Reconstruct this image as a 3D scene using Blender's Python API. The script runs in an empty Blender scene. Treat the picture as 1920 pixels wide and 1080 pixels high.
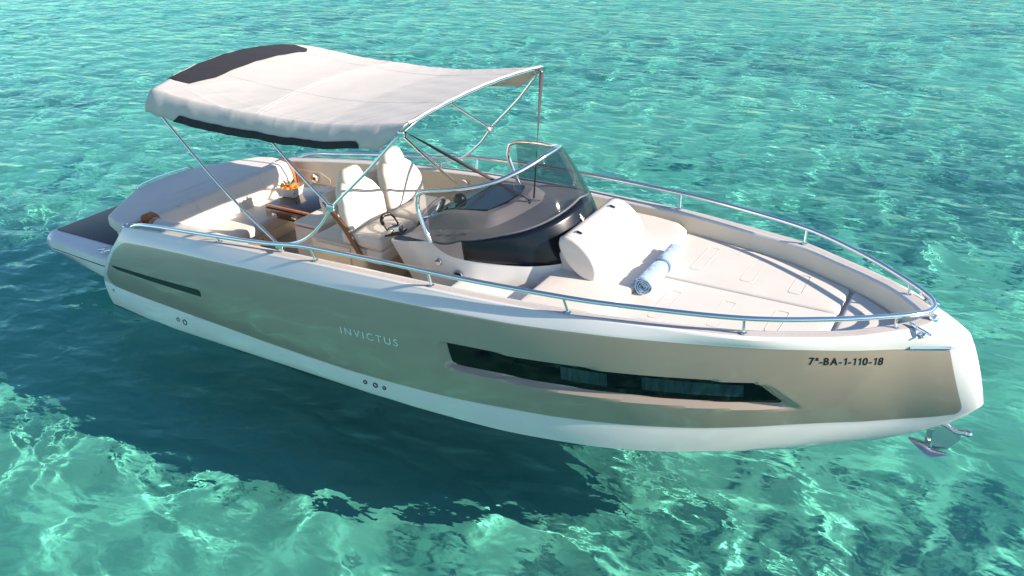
import bpy, bmesh, math, random
import numpy as np
from mathutils import Vector, Matrix
random.seed(7)
S = bpy.context.scene
COL = S.collection

# ---------------------------------------------------------------- camera, light, exposure
SUN_AZ, SUN_EL = 9.0, 25.5          # azimuth from +X (the bow) towards +Y (port)
cam_d = bpy.data.cameras.new("camera"); cam = bpy.data.objects.new("camera", cam_d); COL.objects.link(cam)
def cam_rot(yaw, pitch, roll):
    cy, sy, cp, sp = math.cos(yaw), math.sin(yaw), math.cos(pitch), math.sin(pitch)
    f = Vector((sy*cp, cy*cp, sp)); r = Vector((cy, -sy, 0)); u = r.cross(f)
    cr, sr = math.cos(roll), math.sin(roll)
    x = r*cr + u*sr; y = u*cr - r*sr
    return Matrix((x, y, -f)).transposed()
cam.matrix_world = Matrix.Translation((7.66252, -6.16188, 4.17166)) @ cam_rot(math.radians(-30.34749), math.radians(-26.57333), math.radians(-1.10506)).to_4x4()
cam_d.sensor_width = 36; cam_d.lens = 36*1665.155/1920
cam_d.clip_start = 0.05; cam_d.clip_end = 3000
S.camera = cam
S.render.resolution_x, S.render.resolution_y = 1024, 576
S.render.engine = 'CYCLES'
S.cycles.use_denoising = True
S.cycles.max_bounces = 12; S.cycles.diffuse_bounces = 3; S.cycles.glossy_bounces = 6; S.cycles.transmission_bounces = 10; S.cycles.transparent_max_bounces = 12
S.cycles.caustics_reflective = False; S.cycles.caustics_refractive = True; S.cycles.blur_glossy = 0.0
S.cycles.sample_clamp_indirect = 6.0
S.view_settings.view_transform = 'Standard'; S.view_settings.look = 'None'
S.view_settings.exposure = 0.85; S.view_settings.gamma = 1.0

w = bpy.data.worlds.new("World"); S.world = w; w.use_nodes = True
nt = w.node_tree; bg = nt.nodes['Background']
sky = nt.nodes.new('ShaderNodeTexSky'); sky.sky_type = 'NISHITA'; sky.sun_disc = False
sky.sun_elevation = math.radians(SUN_EL); sky.sun_rotation = math.radians(90 - SUN_AZ)
sky.air_density = 1.0; sky.dust_density = 0.1; sky.ozone_density = 2.6
nt.links.new(sky.outputs[0], bg.inputs[0]); bg.inputs[1].default_value = 0.105

sun_d = bpy.data.lights.new("sun", 'SUN'); sun = bpy.data.objects.new("sun", sun_d); COL.objects.link(sun)
sun_d.energy = 5.0; sun_d.angle = math.radians(0.5); sun_d.color = (1.0, 0.875, 0.73)
sv = Vector((math.cos(math.radians(SUN_EL))*math.cos(math.radians(SUN_AZ)), math.cos(math.radians(SUN_EL))*math.sin(math.radians(SUN_AZ)), math.sin(math.radians(SUN_EL))))
sun.rotation_euler = sv.to_track_quat('Z', 'Y').to_euler()
sun.location = sv*60


# ---------------------------------------------------------------- helpers
def mat(name, base=(.8,.8,.8), rough=.5, metal=0., **kw):
    m = bpy.data.materials.new(name); m.use_nodes = True
    b = m.node_tree.nodes['Principled BSDF']
    b.inputs['Base Color'].default_value = (*base, 1); b.inputs['Roughness'].default_value = rough
    b.inputs['Metallic'].default_value = metal
    for k, v in kw.items(): b.inputs[k.replace('_', ' ')].default_value = v
    return m
def node(m, t, **kw):
    n = m.node_tree.nodes.new(t)
    for k, v in kw.items():
        if k in n.inputs: n.inputs[k].default_value = v
        else: setattr(n, k, v)
    return n
def link(m, a, b): m.node_tree.links.new(a, b)
def bsdf(m): return m.node_tree.nodes['Principled BSDF']
def grain(m, scale=400, strength=.1, dist=.002, var=0., vscale=6, detail=3):
    """fine bump, and an optional slight unevenness of the colour"""
    tc = node(m, 'ShaderNodeTexCoord')
    n = node(m, 'ShaderNodeTexNoise', Scale=scale, Detail=detail); link(m, tc.outputs['Object'], n.inputs['Vector'])
    bp = node(m, 'ShaderNodeBump', Strength=strength, Distance=dist); link(m, n.outputs['Fac'], bp.inputs['Height'])
    link(m, bp.outputs[0], bsdf(m).inputs['Normal'])
    if var:
        base = list(bsdf(m).inputs['Base Color'].default_value)
        n2 = node(m, 'ShaderNodeTexNoise', Scale=vscale, Detail=5); link(m, tc.outputs['Object'], n2.inputs['Vector'])
        r = node(m, 'ShaderNodeValToRGB'); link(m, n2.outputs['Fac'], r.inputs[0])
        r.color_ramp.elements[0].position = .3; r.color_ramp.elements[1].position = .7
        r.color_ramp.elements[0].color = [c*(1-var) for c in base[:3]] + [1]
        r.color_ramp.elements[1].color = [min(1, c*(1+var)) for c in base[:3]] + [1]
        link(m, r.outputs[0], bsdf(m).inputs['Base Color'])
    return m
def link_mesh(name, me, m=None, parent=None, smooth=True):
    o = bpy.data.objects.new(name, me); COL.objects.link(o)
    if m is not None:
        for x in (m if isinstance(m, (list, tuple)) else [m]): me.materials.append(x)
    if smooth: me.shade_smooth()
    if parent: o.parent = parent
    return o
def sharp(me, deg=35):
    me.shade_smooth(); me.set_sharp_from_angle(angle=math.radians(deg))
# ---------------------------------------------------------------- geometry helpers
def pchip(t, y, q):
    t = np.asarray(t, float); y = np.asarray(y, float); h = np.diff(t); d = np.diff(y)/h; m = np.zeros_like(y)
    for i in range(1, len(y)-1):
        if d[i-1]*d[i] > 0:
            w1, w2 = 2*h[i]+h[i-1], h[i]+2*h[i-1]; m[i] = (w1+w2)/(w1/d[i-1]+w2/d[i])
    m[0], m[-1] = d[0], d[-1]
    i = np.clip(np.searchsorted(t, q)-1, 0, len(h)-1); s = (q-t[i])/h[i]
    return (1+2*s)*(1-s)**2*y[i] + s*(1-s)**2*h[i]*m[i] + s*s*(3-2*s)*y[i+1] + s*s*(s-1)*h[i]*m[i+1]
def curve(pts, n, even=True):
    P = np.asarray(pts, float); t = np.r_[0, np.cumsum(np.linalg.norm(np.diff(P, axis=0), axis=1))]; t /= t[-1]
    q = np.linspace(0, 1, n) if even else np.asarray(n)
    return np.stack([pchip(t, P[:, k], q) for k in range(P.shape[1])], -1)
def resample(P, n):
    t = np.r_[0, np.cumsum(np.linalg.norm(np.diff(P, axis=0), axis=1))]; t /= t[-1]; q = np.linspace(0, 1, n)
    return np.stack([np.interp(q, t, P[:, k]) for k in range(P.shape[1])], -1)
def mesh_of(name, co, faces, smooth=True):
    me = bpy.data.meshes.new(name); me.from_pydata([tuple(map(float, c)) for c in co], [], [tuple(map(int, f)) for f in faces]); me.update()
    if smooth: me.shade_smooth()
    return me
def loft_data(rows, close_u=False, close_v=False, flip=False):
    R = np.asarray(rows, float); m, n, _ = R.shape; F = []
    for j in range(m if close_u else m-1):
        for i in range(n if close_v else n-1):
            a, b, c, d = j*n+i, j*n+(i+1) % n, ((j+1) % m)*n+(i+1) % n, ((j+1) % m)*n+i
            F.append((a, d, c, b) if flip else (a, b, c, d))
    return R.reshape(-1, 3), F
def loft(name, rows, **k): return mesh_of(name, *loft_data(rows, **k))
class MB:
    def __init__(s): s.v = []; s.f = []; s.mi = []
    def add(s, co, faces, mi=0):
        o = len(s.v); s.v += [tuple(map(float, c)) for c in co]
        for f in faces: s.f.append(tuple(int(i)+o for i in f)); s.mi.append(mi)
        return s
    def box(s, lo, hi, M=None, mi=0, bev=0):
        (a, b, c), (d, e, f) = lo, hi
        co = [(x, y, z) for x in (a, d) for y in (b, e) for z in (c, f)]
        if bev:
            bm = bmesh.new(); vs = [bm.verts.new(p) for p in co]
            for q in ((0,1,3,2),(4,6,7,5),(0,4,5,1),(2,3,7,6),(0,2,6,4),(1,5,7,3)): bm.faces.new([vs[i] for i in q])
            bmesh.ops.bevel(bm, geom=bm.edges[:], offset=bev, segments=3, profile=.5, affect='EDGES')
            bm.verts.index_update(); co = [v.co.copy() for v in bm.verts]; F = [[v.index for v in q.verts] for q in bm.faces]; bm.free()
        else: F = ((0,1,3,2),(4,6,7,5),(0,4,5,1),(2,3,7,6),(0,2,6,4),(1,5,7,3))
        if M is not None: co = [M @ Vector(p) for p in co]
        return s.add(co, F, mi)
    def tube(s, path, r, n=10, mi=0, caps=True, closed=False):
        P = np.asarray(path, float); m = len(P); r = np.broadcast_to(np.asarray(r, float), (m,))
        T = np.gradient(P, axis=0); T /= np.linalg.norm(T, axis=1)[:, None]+1e-12
        u = np.cross(T[0], (0, 0, 1.)); 
        if np.linalg.norm(u) < 1e-3: u = np.array([1., 0, 0])
        u /= np.linalg.norm(u); rows = []
        for i in range(m):
            u = u-T[i]*(u@T[i]); u /= np.linalg.norm(u); v = np.cross(T[i], u)
            a = np.arange(n)*2*np.pi/n
            rows.append(P[i]+r[i]*(np.cos(a)[:, None]*u+np.sin(a)[:, None]*v))
        co, F = loft_data(rows, close_u=closed, close_v=True); F = list(F)
        if caps and not closed: F += [tuple(range(n))[::-1], tuple(range((m-1)*n, m*n))]
        return s.add(co, F, mi)
    def lathe(s, prof, M=None, n=24, mi=0):
        rows = []
        for r, z in prof:
            a = np.arange(n)*2*np.pi/n; rows.append(np.stack([r*np.cos(a), r*np.sin(a), np.full(n, z)], -1))
        co, F = loft_data(rows, close_v=True)
        F = [f[::-1] if 0 else f for f in F]
        F = list(F)+[tuple(range(n))[::-1], tuple(range((len(prof)-1)*n, len(prof)*n))]
        if M is not None: co = [M @ Vector(p) for p in co]
        return s.add(co, F, mi)
    def mesh(s, name, ang=40):
        me = bpy.data.meshes.new(name); me.from_pydata(s.v, [], s.f); me.update()
        me.polygons.foreach_set('material_index', s.mi)
        bm = bmesh.new(); bm.from_mesh(me); bmesh.ops.recalc_face_normals(bm, faces=bm.faces[:]); bm.to_mesh(me); bm.free()
        sharp(me, ang); return me
def part(name, me, m, parent, label=None, smooth=None):
    if isinstance(me, MB): me = me.mesh(name)
    o = bpy.data.objects.new(name, me); COL.objects.link(o); o.parent = parent
    for x in (m if isinstance(m, (list, tuple)) else [m]): me.materials.append(x)
    if label: o['label'] = label
    return o
def thing(name, label, cat, loc=(0, 0, 0), group=None, me=None, m=None):
    if isinstance(me, MB): me = me.mesh(name)
    o = bpy.data.objects.new(name, me); COL.objects.link(o); o.location = loc; o['label'] = label; o['category'] = cat
    if me is not None: me.materials.append(m)
    if group: o['group'] = group
    return o
def round_poly(pts, rad, seg=6):
    P = np.asarray(pts, float); n = len(P); rad = np.broadcast_to(rad, (n,)); out = []
    for i in range(n):
        a, b, c = P[i-1], P[i], P[(i+1) % n]; u = a-b; v = c-b; lu, lv = np.linalg.norm(u), np.linalg.norm(v); u /= lu; v /= lv
        ang = math.acos(max(-1, min(1, u@v))); d = min(rad[i]/max(math.tan(ang/2), 1e-3), lu*.48, lv*.48)
        for k in range(seg+1):
            t = k/seg; p0, p1 = b+u*d, b+v*d
            out.append((1-t)**2*p0+2*t*(1-t)*b+t*t*p1)
    return np.array(out)
def densify(P, step):
    out = []
    for i in range(len(P)):
        a, b = P[i], P[(i+1) % len(P)]; k = max(1, int(np.linalg.norm(b-a)/step))
        for j in range(k): out.append(a+(b-a)*j/k)
    return np.array(out)
def pillow(outline, h, r, crown=0., O=(0, 0, 0), U=(1, 0, 0), V=(0, 1, 0), W=(0, 0, 1), warp=None, mb=None, mi=0, step=.05, both=False, seg=5):
    """soft slab: outline in (u,v), thickness h along w, rounded edges r, crowned top"""
    P = densify(np.asarray(outline, float), step)
    if np.sum(P[:, 0]*np.roll(P[:, 1], -1)-np.roll(P[:, 0], -1)*P[:, 1]) < 0: P = P[::-1]
    e = np.roll(P, -1, 0)-np.roll(P, 1, 0); nrm = np.stack([-e[:, 1], e[:, 0]], -1); nrm /= np.linalg.norm(nrm, axis=1)[:, None]+1e-9
    c = P.mean(0); rows = []
    def ring(off, w, sc=1.): 
        Q = P+nrm*off; Q = c+(Q-c)*sc; rows.append(np.c_[Q, np.full(len(Q), w)])
    a = np.linspace(0, math.pi/2, seg)
    if both: 
        for s in (.35, .7): ring(r, -crown*(1-s*s), s)
    for k in a[::-1]: ring(r*(1-math.cos(k)), r*(1-math.sin(k)))
    for k in a: ring(r*(1-math.cos(k)), h-r*(1-math.sin(k)))
    for s in (.9, .75, .55, .3): ring(r, h+crown*(1-s*s), s)
    R = np.array(rows); n = R.shape[1]; co, F = loft_data(R, close_v=True); F = list(F)
    F += [tuple(range(n))[::-1], tuple(range((len(rows)-1)*n, len(rows)*n))]
    O, U, V, W = (np.asarray(x, float) for x in (O, U, V, W))
    co = O+co[:, :1]*U+co[:, 1:2]*V+co[:, 2:3]*W
    if warp is not None: co = warp(co)
    mb = mb or MB(); mb.add(co, F, mi); return mb
def rect(x0, x1, y0, y1, r=.03): return round_poly([(x0, y0), (x1, y0), (x1, y1), (x0, y1)], r)
def seg_dist(P, poly):
    """distance of points to a closed polyline, and whether they lie inside"""
    P = np.asarray(P, float); d = np.full(len(P), 1e9); ins = np.zeros(len(P), bool)
    for i in range(len(poly)):
        a, b = poly[i], poly[(i+1) % len(poly)]; ab = b-a; t = np.clip(((P-a)@ab)/(ab@ab+1e-12), 0, 1)
        d = np.minimum(d, np.linalg.norm(P-a-t[:, None]*ab, axis=1))
        cond = (a[1] > P[:, 1]) != (b[1] > P[:, 1]); xx = (b[0]-a[0])*(P[:, 1]-a[1])/(b[1]-a[1]+1e-12)+a[0]
        ins ^= cond & (P[:, 0] < xx)
    return d, ins
# ---------------------------------------------------------------- materials
M = {}
M['gel'] = grain(mat('white_gelcoat', (.78,.77,.75), .22, Coat_Weight=.4, Coat_Roughness=.05), 3, .02, .01, .03, 2)
M['cream'] = grain(mat('cream_gelcoat', (.82,.71,.545), .35, Coat_Weight=.15), 3, .02, .01, .04, 3)
M['vinyl'] = grain(mat('off_white_vinyl', (.74,.685,.62), .5), 260, .12, .0015, .03, 5)
M['vinyl_grey'] = grain(mat('pale_grey_vinyl', (.60,.57,.55), .5), 260, .12, .0015, .03, 5)
M['nonskid'] = grain(mat('nonskid_deck', (.56,.51,.48), .75), 500, .5, .002, .06, 30)
M['taupe'] = grain(mat('taupe_plastic', (.42,.34,.31), .4), 700, .15, .001, .03, 8)
M['chrome'] = mat('polished_steel', (.86,.86,.88), .09, 1.)
M['black'] = mat('black_plastic', (.012,.012,.014), .35)
M['frit'] = grain(mat('black_tinted_glass', (.005,.008,.015), .2, Specular_IOR_Level=.35), 2.5, .03, .02)
M['screen'] = mat('black_display', (.006,.008,.012), .08)
M['navy'] = grain(mat('dark_mesh_fabric', (.030,.028,.034), .8), 500, .5, .002, .15, 40)
M['strap'] = mat('dark_webbing', (.05,.04,.045), .7)
M['leather'] = grain(mat('tan_leather', (.42,.13,.05), .45), 180, .2, .002, .12, 9)
M['antifoul'] = mat('black_antifouling', (.012,.014,.018), .6)
M['orange'] = grain(mat('orange_peel', (.85,.23,.02), .4), 150, .3, .002, .1, 20)
M['leaf'] = mat('green_leaf', (.04,.10,.02), .5)
M['paper'] = grain(mat('white_card', (.80,.76,.70), .6), 90, .1, .002, .04, 9)
M['seam'] = mat('stitched_seam', (.62,.58,.53), .8)
M['gap'] = mat('dark_gap', (.05,.045,.045), .9)
M['letter'] = mat('black_lettering', (.01,.01,.012), .4)
M['silver'] = mat('mint_silver_lettering', (.70,.88,.82), .35)
# varnished wood
m = M['wood'] = mat('varnished_wood', (.16,.05,.02), .22, Coat_Weight=.6)
tc = node(m, 'ShaderNodeTexCoord'); mp = node(m, 'ShaderNodeMapping'); mp.inputs['Scale'].default_value = (3, 40, 30); link(m, tc.outputs['Object'], mp.inputs[0])
n = node(m, 'ShaderNodeTexNoise', Scale=1.5, Detail=6, Distortion=.6); link(m, mp.outputs[0], n.inputs['Vector'])
r = node(m, 'ShaderNodeValToRGB'); link(m, n.outputs['Fac'], r.inputs[0])
r.color_ramp.elements[0].position = .3; r.color_ramp.elements[0].color = (.035,.011,.006,1); r.color_ramp.elements[1].position = .75; r.color_ramp.elements[1].color = (.13,.045,.018,1)
link(m, r.outputs[0], bsdf(m).inputs['Base Color'])
m = M['edge_wood'] = grain(mat('orange_teak_edge', (.50,.17,.05), .3, Coat_Weight=.5), 60, .1, .002, .2, 25)
# dark teak planks with caulked seams, running fore and aft
m = M['teak'] = mat('dark_synthetic_teak', (.05,.045,.05), .42)
tc = node(m, 'ShaderNodeTexCoord'); sp = node(m, 'ShaderNodeSeparateXYZ'); link(m, tc.outputs['Object'], sp.inputs[0])
mm = node(m, 'ShaderNodeMath', operation='MULTIPLY'); mm.inputs[1].default_value = 18; link(m, sp.outputs['Y'], mm.inputs[0])
fr = node(m, 'ShaderNodeMath', operation='FRACT'); link(m, mm.outputs[0], fr.inputs[0])
lt = node(m, 'ShaderNodeMath', operation='LESS_THAN'); lt.inputs[1].default_value = .12; link(m, fr.outputs[0], lt.inputs[0])
n = node(m, 'ShaderNodeTexNoise', Scale=25, Detail=5); link(m, tc.outputs['Object'], n.inputs['Vector'])
r = node(m, 'ShaderNodeValToRGB'); link(m, n.outputs['Fac'], r.inputs[0]); r.color_ramp.elements[0].color = (.016,.016,.022,1); r.color_ramp.elements[1].color = (.042,.039,.046,1)
mx = node(m, 'ShaderNodeMix', data_type='RGBA'); link(m, lt.outputs[0], mx.inputs[0]); link(m, r.outputs[0], mx.inputs[6]); mx.inputs[7].default_value = (.012,.012,.014,1)
link(m, mx.outputs[2], bsdf(m).inputs['Base Color'])
# hull paint: white gelcoat with a champagne metallic panel bounded by the 'panel' attribute
m = M['hull'] = mat('hull_paint', (.78,.77,.75), .2)
at = node(m, 'ShaderNodeAttribute', attribute_name='panel')
rg = node(m, 'ShaderNodeMapRange'); rg.inputs['From Min'].default_value = -.0015; rg.inputs['From Max'].default_value = .0015; rg.inputs['To Min'].default_value = 1; rg.inputs['To Max'].default_value = 0
link(m, at.outputs['Fac'], rg.inputs['Value'])
mx = node(m, 'ShaderNodeMix', data_type='RGBA'); link(m, rg.outputs[0], mx.inputs[0]); mx.inputs[6].default_value = (.78,.77,.75,1); mx.inputs[7].default_value = (.40,.325,.26,1)
link(m, mx.outputs[2], bsdf(m).inputs['Base Color'])
mm = node(m, 'ShaderNodeMath', operation='MULTIPLY'); mm.inputs[1].default_value = .15; link(m, rg.outputs[0], mm.inputs[0]); link(m, mm.outputs[0], bsdf(m).inputs['Metallic'])
mr = node(m, 'ShaderNodeMapRange'); mr.inputs['To Min'].default_value = .2; mr.inputs['To Max'].default_value = .3; link(m, rg.outputs[0], mr.inputs['Value']); link(m, mr.outputs[0], bsdf(m).inputs['Roughness'])
bsdf(m).inputs['Coat Weight'].default_value = .8; bsdf(m).inputs['Coat Roughness'].default_value = .03
# see-through tinted windshield
def glass_mat(name, tint, gloss=.05):
    m = bpy.data.materials.new(name); m.use_nodes = True; t = m.node_tree; t.nodes.remove(t.nodes['Principled BSDF'])
    tr = t.nodes.new('ShaderNodeBsdfTransparent'); tr.inputs[0].default_value = (*tint, 1)
    gl = t.nodes.new('ShaderNodeBsdfGlossy'); gl.inputs['Roughness'].default_value = .03
    lw = t.nodes.new('ShaderNodeLayerWeight'); lw.inputs['Blend'].default_value = .5
    pw = t.nodes.new('ShaderNodeMath'); pw.operation = 'POWER'; pw.inputs[1].default_value = 5; t.links.new(lw.outputs['Facing'], pw.inputs[0])
    fr = t.nodes.new('ShaderNodeMapRange'); fr.inputs['To Min'].default_value = .025; fr.inputs['To Max'].default_value = .75; t.links.new(pw.outputs[0], fr.inputs['Value'])
    mx = t.nodes.new('ShaderNodeMixShader'); t.links.new(fr.outputs[0], mx.inputs[0]); t.links.new(tr.outputs[0], mx.inputs[1]); t.links.new(gl.outputs[0], mx.inputs[2])
    t.links.new(mx.outputs[0], t.nodes['Material Output'].inputs['Surface']); return m
M['glass'] = glass_mat('tinted_windshield_glass', (.71,.73,.75))
# awning cloth, letting some light through
def cloth_mat(name, col, trans):
    m = grain(mat(name, col, .9), 420, .25, .0015, .035, 4); t = m.node_tree
    tl = t.nodes.new('ShaderNodeBsdfTranslucent'); tl.inputs[0].default_value = (col[0], col[1]*.82, col[2]*.6, 1)
    mx = t.nodes.new('ShaderNodeMixShader'); mx.inputs[0].default_value = trans
    t.links.new(bsdf(m).outputs[0], mx.inputs[1]); t.links.new(tl.outputs[0], mx.inputs[2]); t.links.new(mx.outputs[0], t.nodes['Material Output'].inputs['Surface'])
    return m
M['canvas'] = cloth_mat('cream_awning_cloth', (.81,.785,.75), .27)
m = M['towel'] = grain(mat('pale_blue_towelling', (.36,.54,.72), .95, Sheen_Weight=.4), 150, 1., .006, .18, 45, 6)
m = M['curtain'] = mat('curtain_behind_glass', (.02,.04,.05), .15)
tc = node(m, 'ShaderNodeTexCoord'); n = node(m, 'ShaderNodeTexNoise', Scale=1., Detail=3); mp = node(m, 'ShaderNodeMapping'); mp.inputs['Scale'].default_value = (34, 34, .8)
link(m, tc.outputs['Object'], mp.inputs[0]); link(m, mp.outputs[0], n.inputs['Vector']); r = node(m, 'ShaderNodeValToRGB'); link(m, n.outputs['Fac'], r.inputs[0])
r.color_ramp.elements[0].position = .4; r.color_ramp.elements[0].color = (.012,.026,.034,1); r.color_ramp.elements[1].position = .7; r.color_ramp.elements[1].color = (.03,.06,.08,1)
link(m, r.outputs[0], bsdf(m).inputs['Base Color'])

M['brown_wood'] = grain(mat('brown_varnished_trim', (.17,.07,.03), .35, Coat_Weight=.4), 60, .1, .002, .2, 25)
M['lit_rim'] = mat('painted_lit_rim', (.62,.58,.56), .35)  # pale colour stands in for light catching the dash shelf edge
M['dash'] = grain(mat('warm_grey_dash', (.50,.42,.385), .4), 700, .15, .001, .03, 8)
M['window'] = grain(mat('dark_cabin_glass', (.003,.004,.006), .06, Specular_IOR_Level=.3), 1.2, .02, .02)
M['steel'] = grain(mat('worn_steel', (.62,.62,.63), .2, 1.), 40, .15, .003)
# ---------------------------------------------------------------- sea
def axis(lo, hi, c0, c1, fine, grow):
    """grid lines: even and fine between c0 and c1, widening beyond"""
    mid = list(np.arange(c0, c1+1e-6, fine)); a = []; s = fine; x = mid[-1]
    while x < hi: s *= grow; x += s; a.append(x)
    b = []; s = fine; x = mid[0]
    while x > lo: s *= grow; x -= s; b.append(x)
    return np.array(b[::-1]+mid+a)
def grid_mesh(name, xs, ys, zf):
    X, Y = np.meshgrid(xs, ys); Z = zf(X, Y); nx, ny = len(xs), len(ys)
    co = np.stack([X, Y, Z], -1).reshape(-1, 3)
    i = (np.arange(ny-1)[:, None]*nx + np.arange(nx-1)[None]).ravel()
    f = np.stack([i, i+1, i+nx+1, i+nx], -1)
    me = bpy.data.meshes.new(name)
    me.vertices.add(len(co)); me.vertices.foreach_set('co', co.ravel())
    me.loops.add(f.size); me.loops.foreach_set('vertex_index', f.ravel().astype(np.int32))
    me.polygons.add(len(f)); me.polygons.foreach_set('loop_start', np.arange(0, f.size, 4, dtype=np.int32))
    me.update(); me.validate(); me.shade_smooth()
    return me
rng = np.random.default_rng(3)
WAVES = []
for k in range(90):
    lam = 0.65*(2.3/0.65)**rng.random()
    th = math.radians(250) + rng.normal()*0.75           # direction the ripples run
    WAVES.append((lam, th, rng.random()*6.283, 0.0085*lam**1.0*(0.6+0.8*rng.random())))
def waves(X, Y):
    # slow warp so crests bend and break up
    wx = X + .35*np.sin(.9*Y+1.1*np.sin(.5*X)) + .12*np.sin(2.3*Y+.7*X); wy = Y + .35*np.sin(.8*X+1.3*np.sin(.6*Y)) + .12*np.sin(2.1*X-.9*Y)
    Z = np.zeros_like(X); r = np.hypot(X-6, Y+1)
    for lam, th, ph, a in WAVES:
        k = 6.2832/lam; s = np.sin(k*(wx*math.cos(th)+wy*math.sin(th))+ph)
        fade = np.clip(1.6-r*.012/lam, 0, 1)
        Z += a*fade*(1.2*np.abs(s)**1.0*np.sign(s)*.75 - .35*np.cos(2*(k*(wx*math.cos(th)+wy*math.sin(th))+ph)))
    calm = .62+.38*np.sin(.45*X+.8*np.sin(.37*Y))*np.sin(.5*Y+.6*np.sin(.41*X))
    return Z*calm*.15
water_m = bpy.data.materials.new('sea_water'); water_m.use_nodes = True
nt = water_m.node_tree; nt.nodes.remove(nt.nodes['Principled BSDF']); out = nt.nodes['Material Output']
g = nt.nodes.new('ShaderNodeBsdfGlass'); g.inputs['IOR'].default_value = 1.333; g.inputs['Roughness'].default_value = 0.0
g.inputs['Color'].default_value = (.52, .93, .89, 1)
tc = nt.nodes.new('ShaderNodeTexCoord')
def ripple(scale, rot, stretch, detail, dist):
    mp = nt.nodes.new('ShaderNodeMapping'); mp.inputs['Scale'].default_value = (stretch[0], stretch[1], 1); mp.inputs['Rotation'].default_value = (0, 0, rot)
    n = nt.nodes.new('ShaderNodeTexNoise'); n.inputs['Scale'].default_value = scale; n.inputs['Detail'].default_value = detail; n.inputs['Roughness'].default_value = .5; n.inputs['Distortion'].default_value = dist
    nt.links.new(tc.outputs['Object'], mp.inputs[0]); nt.links.new(mp.outputs[0], n.inputs[0]); return n.outputs['Fac']
prev = None
for sc, rot, stc, de, di, h in ((1.5, .25, (.75, 1.3), 1.5, .5, .075), (3.6, -.2, (.8, 1.25), 1.5, .4, .030), (9, .5, (.85, 1.2), 2, .3, .007)):
    bp = nt.nodes.new('ShaderNodeBump'); bp.inputs['Strength'].default_value = 1; bp.inputs['Distance'].default_value = h
    nt.links.new(ripple(sc, rot, stc, de, di), bp.inputs['Height'])
    if prev: nt.links.new(prev, bp.inputs['Normal'])
    prev = bp.outputs[0]
nt.links.new(prev, g.inputs['Normal'])
nt.links.new(g.outputs[0], out.inputs['Surface'])
xs = axis(-900, 900, -4, 11, .045, 1.012); ys = axis(-900, 900, -4.5, 7, .045, 1.012)
sea = link_mesh('water', grid_mesh('water', xs, ys, waves), water_m); sea['kind'] = 'structure'


sand_m = mat('sandy_seabed', (.45,.5,.42), .9)
m = sand_m; tc = node(m, 'ShaderNodeTexCoord')
n1 = node(m, 'ShaderNodeTexNoise', Scale=.55, Detail=7, Roughness=.62, Distortion=.8); link(m, tc.outputs['Object'], n1.inputs['Vector'])
r = node(m, 'ShaderNodeValToRGB'); link(m, n1.outputs['Fac'], r.inputs[0])
r.color_ramp.elements[0].position = .36; r.color_ramp.elements[1].position = .62
r.color_ramp.elements[0].color = (.43, .67, .58, 1); r.color_ramp.elements[1].color = (.58, .75, .63, 1)
link(m, r.outputs[0], bsdf(m).inputs['Base Color'])
DEPTH = 2.0
bx = axis(-900, 900, -8, 11, .5, 1.1); by = axis(-900, 900, -6, 12, .5, 1.1)
bed = link_mesh('seabed', grid_mesh('seabed', bx, by, lambda X, Y: -DEPTH + .12*np.sin(.8*X+.5*np.sin(.7*Y))*np.sin(.7*Y)), sand_m); bed['kind'] = 'structure'


# sunlight refracted down to the seabed
sun_d.cycles.is_caustics_light = True; sea.cycles.is_caustics_caster = True; bed.cycles.is_caustics_receiver = True
# ---------------------------------------------------------------- motor boat (x = bow, -y = starboard, z = 0 at the waterline)
boat = thing('motor_boat', 'champagne and white open motor boat with cream sun awning, floating on clear turquoise water', 'motor boat')
NS = 520
cA = curve([(0.421,1.191,0.923),(1.004,1.236,0.987),(1.779,1.278,1.053),(2.413,1.288,1.088),(2.927,1.295,1.114),(3.541,1.288,1.131),(4.065,1.273,1.139),(4.640,1.232,1.141),(5.186,1.177,1.148),(5.702,1.072,1.151),(6.375,0.904,1.152),(6.716,0.735,1.148),(7.028,0.555,1.149),(7.310,0.363,1.149),(7.5,.235,1.12),(7.62,.155,1.09),(7.70,.085,1.065),(7.725,0,1.06)], NS)
cB = curve([(0.335,1.240,0.787),(0.521,1.263,0.817),(1.058,1.303,0.877),(1.803,1.344,0.930),(2.448,1.354,0.964),(3.044,1.360,0.990),(3.580,1.353,1.013),(4.086,1.341,1.034),(4.542,1.305,1.045),(4.797,1.277,1.049),(5.356,1.183,1.066),(6.07,.99,1.078),(6.73,.734,1.083),(7.04,.545,1.066),(7.35,.325,1.05),(7.55,.20,1.04),(7.66,.13,1.035),(7.725,.06,1.03),(7.742,0,1.03)], NS)
cC = curve([(-.09,1.185,.24),(.19,1.207,.222),(.82,1.257,.232),(1.57,1.281,.22),(2.24,1.287,.198),(3.1,1.29,.184),(3.97,1.267,.20),(4.9,1.168,.234),(5.52,1.025,.255),(6.07,.829,.278),(6.42,.663,.302),(6.76,.462,.318),(7.09,.28,.335),(7.43,.145,.395),(7.69,.085,.475),(7.82,.055,.535),(7.87,.03,.57),(7.885,0,.585)], NS)
cW = curve([(0,1.2,0),(1.02,1.275,0),(2.18,1.27,0),(3.4,1.27,0),(4.45,1.215,0),(5.31,1.054,0),(6.03,.764,0),(6.41,.539,0),(6.76,.306,0),(7.0,.12,.0),(7.09,0,0)], NS)
cH = curve([(.03,1.1,-.22),(2.2,1.1,-.26),(4.0,1.02,-.25),(5.3,.75,-.22),(6.1,.42,-.17),(6.6,.18,-.14),(6.8,0,-.13)], NS)
cK = curve([(.05,0,-.5),(3,0,-.52),(5,0,-.45),(6,0,-.33),(6.5,0,-.22),(6.75,0,-.14)], NS)
NT = 46
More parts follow.
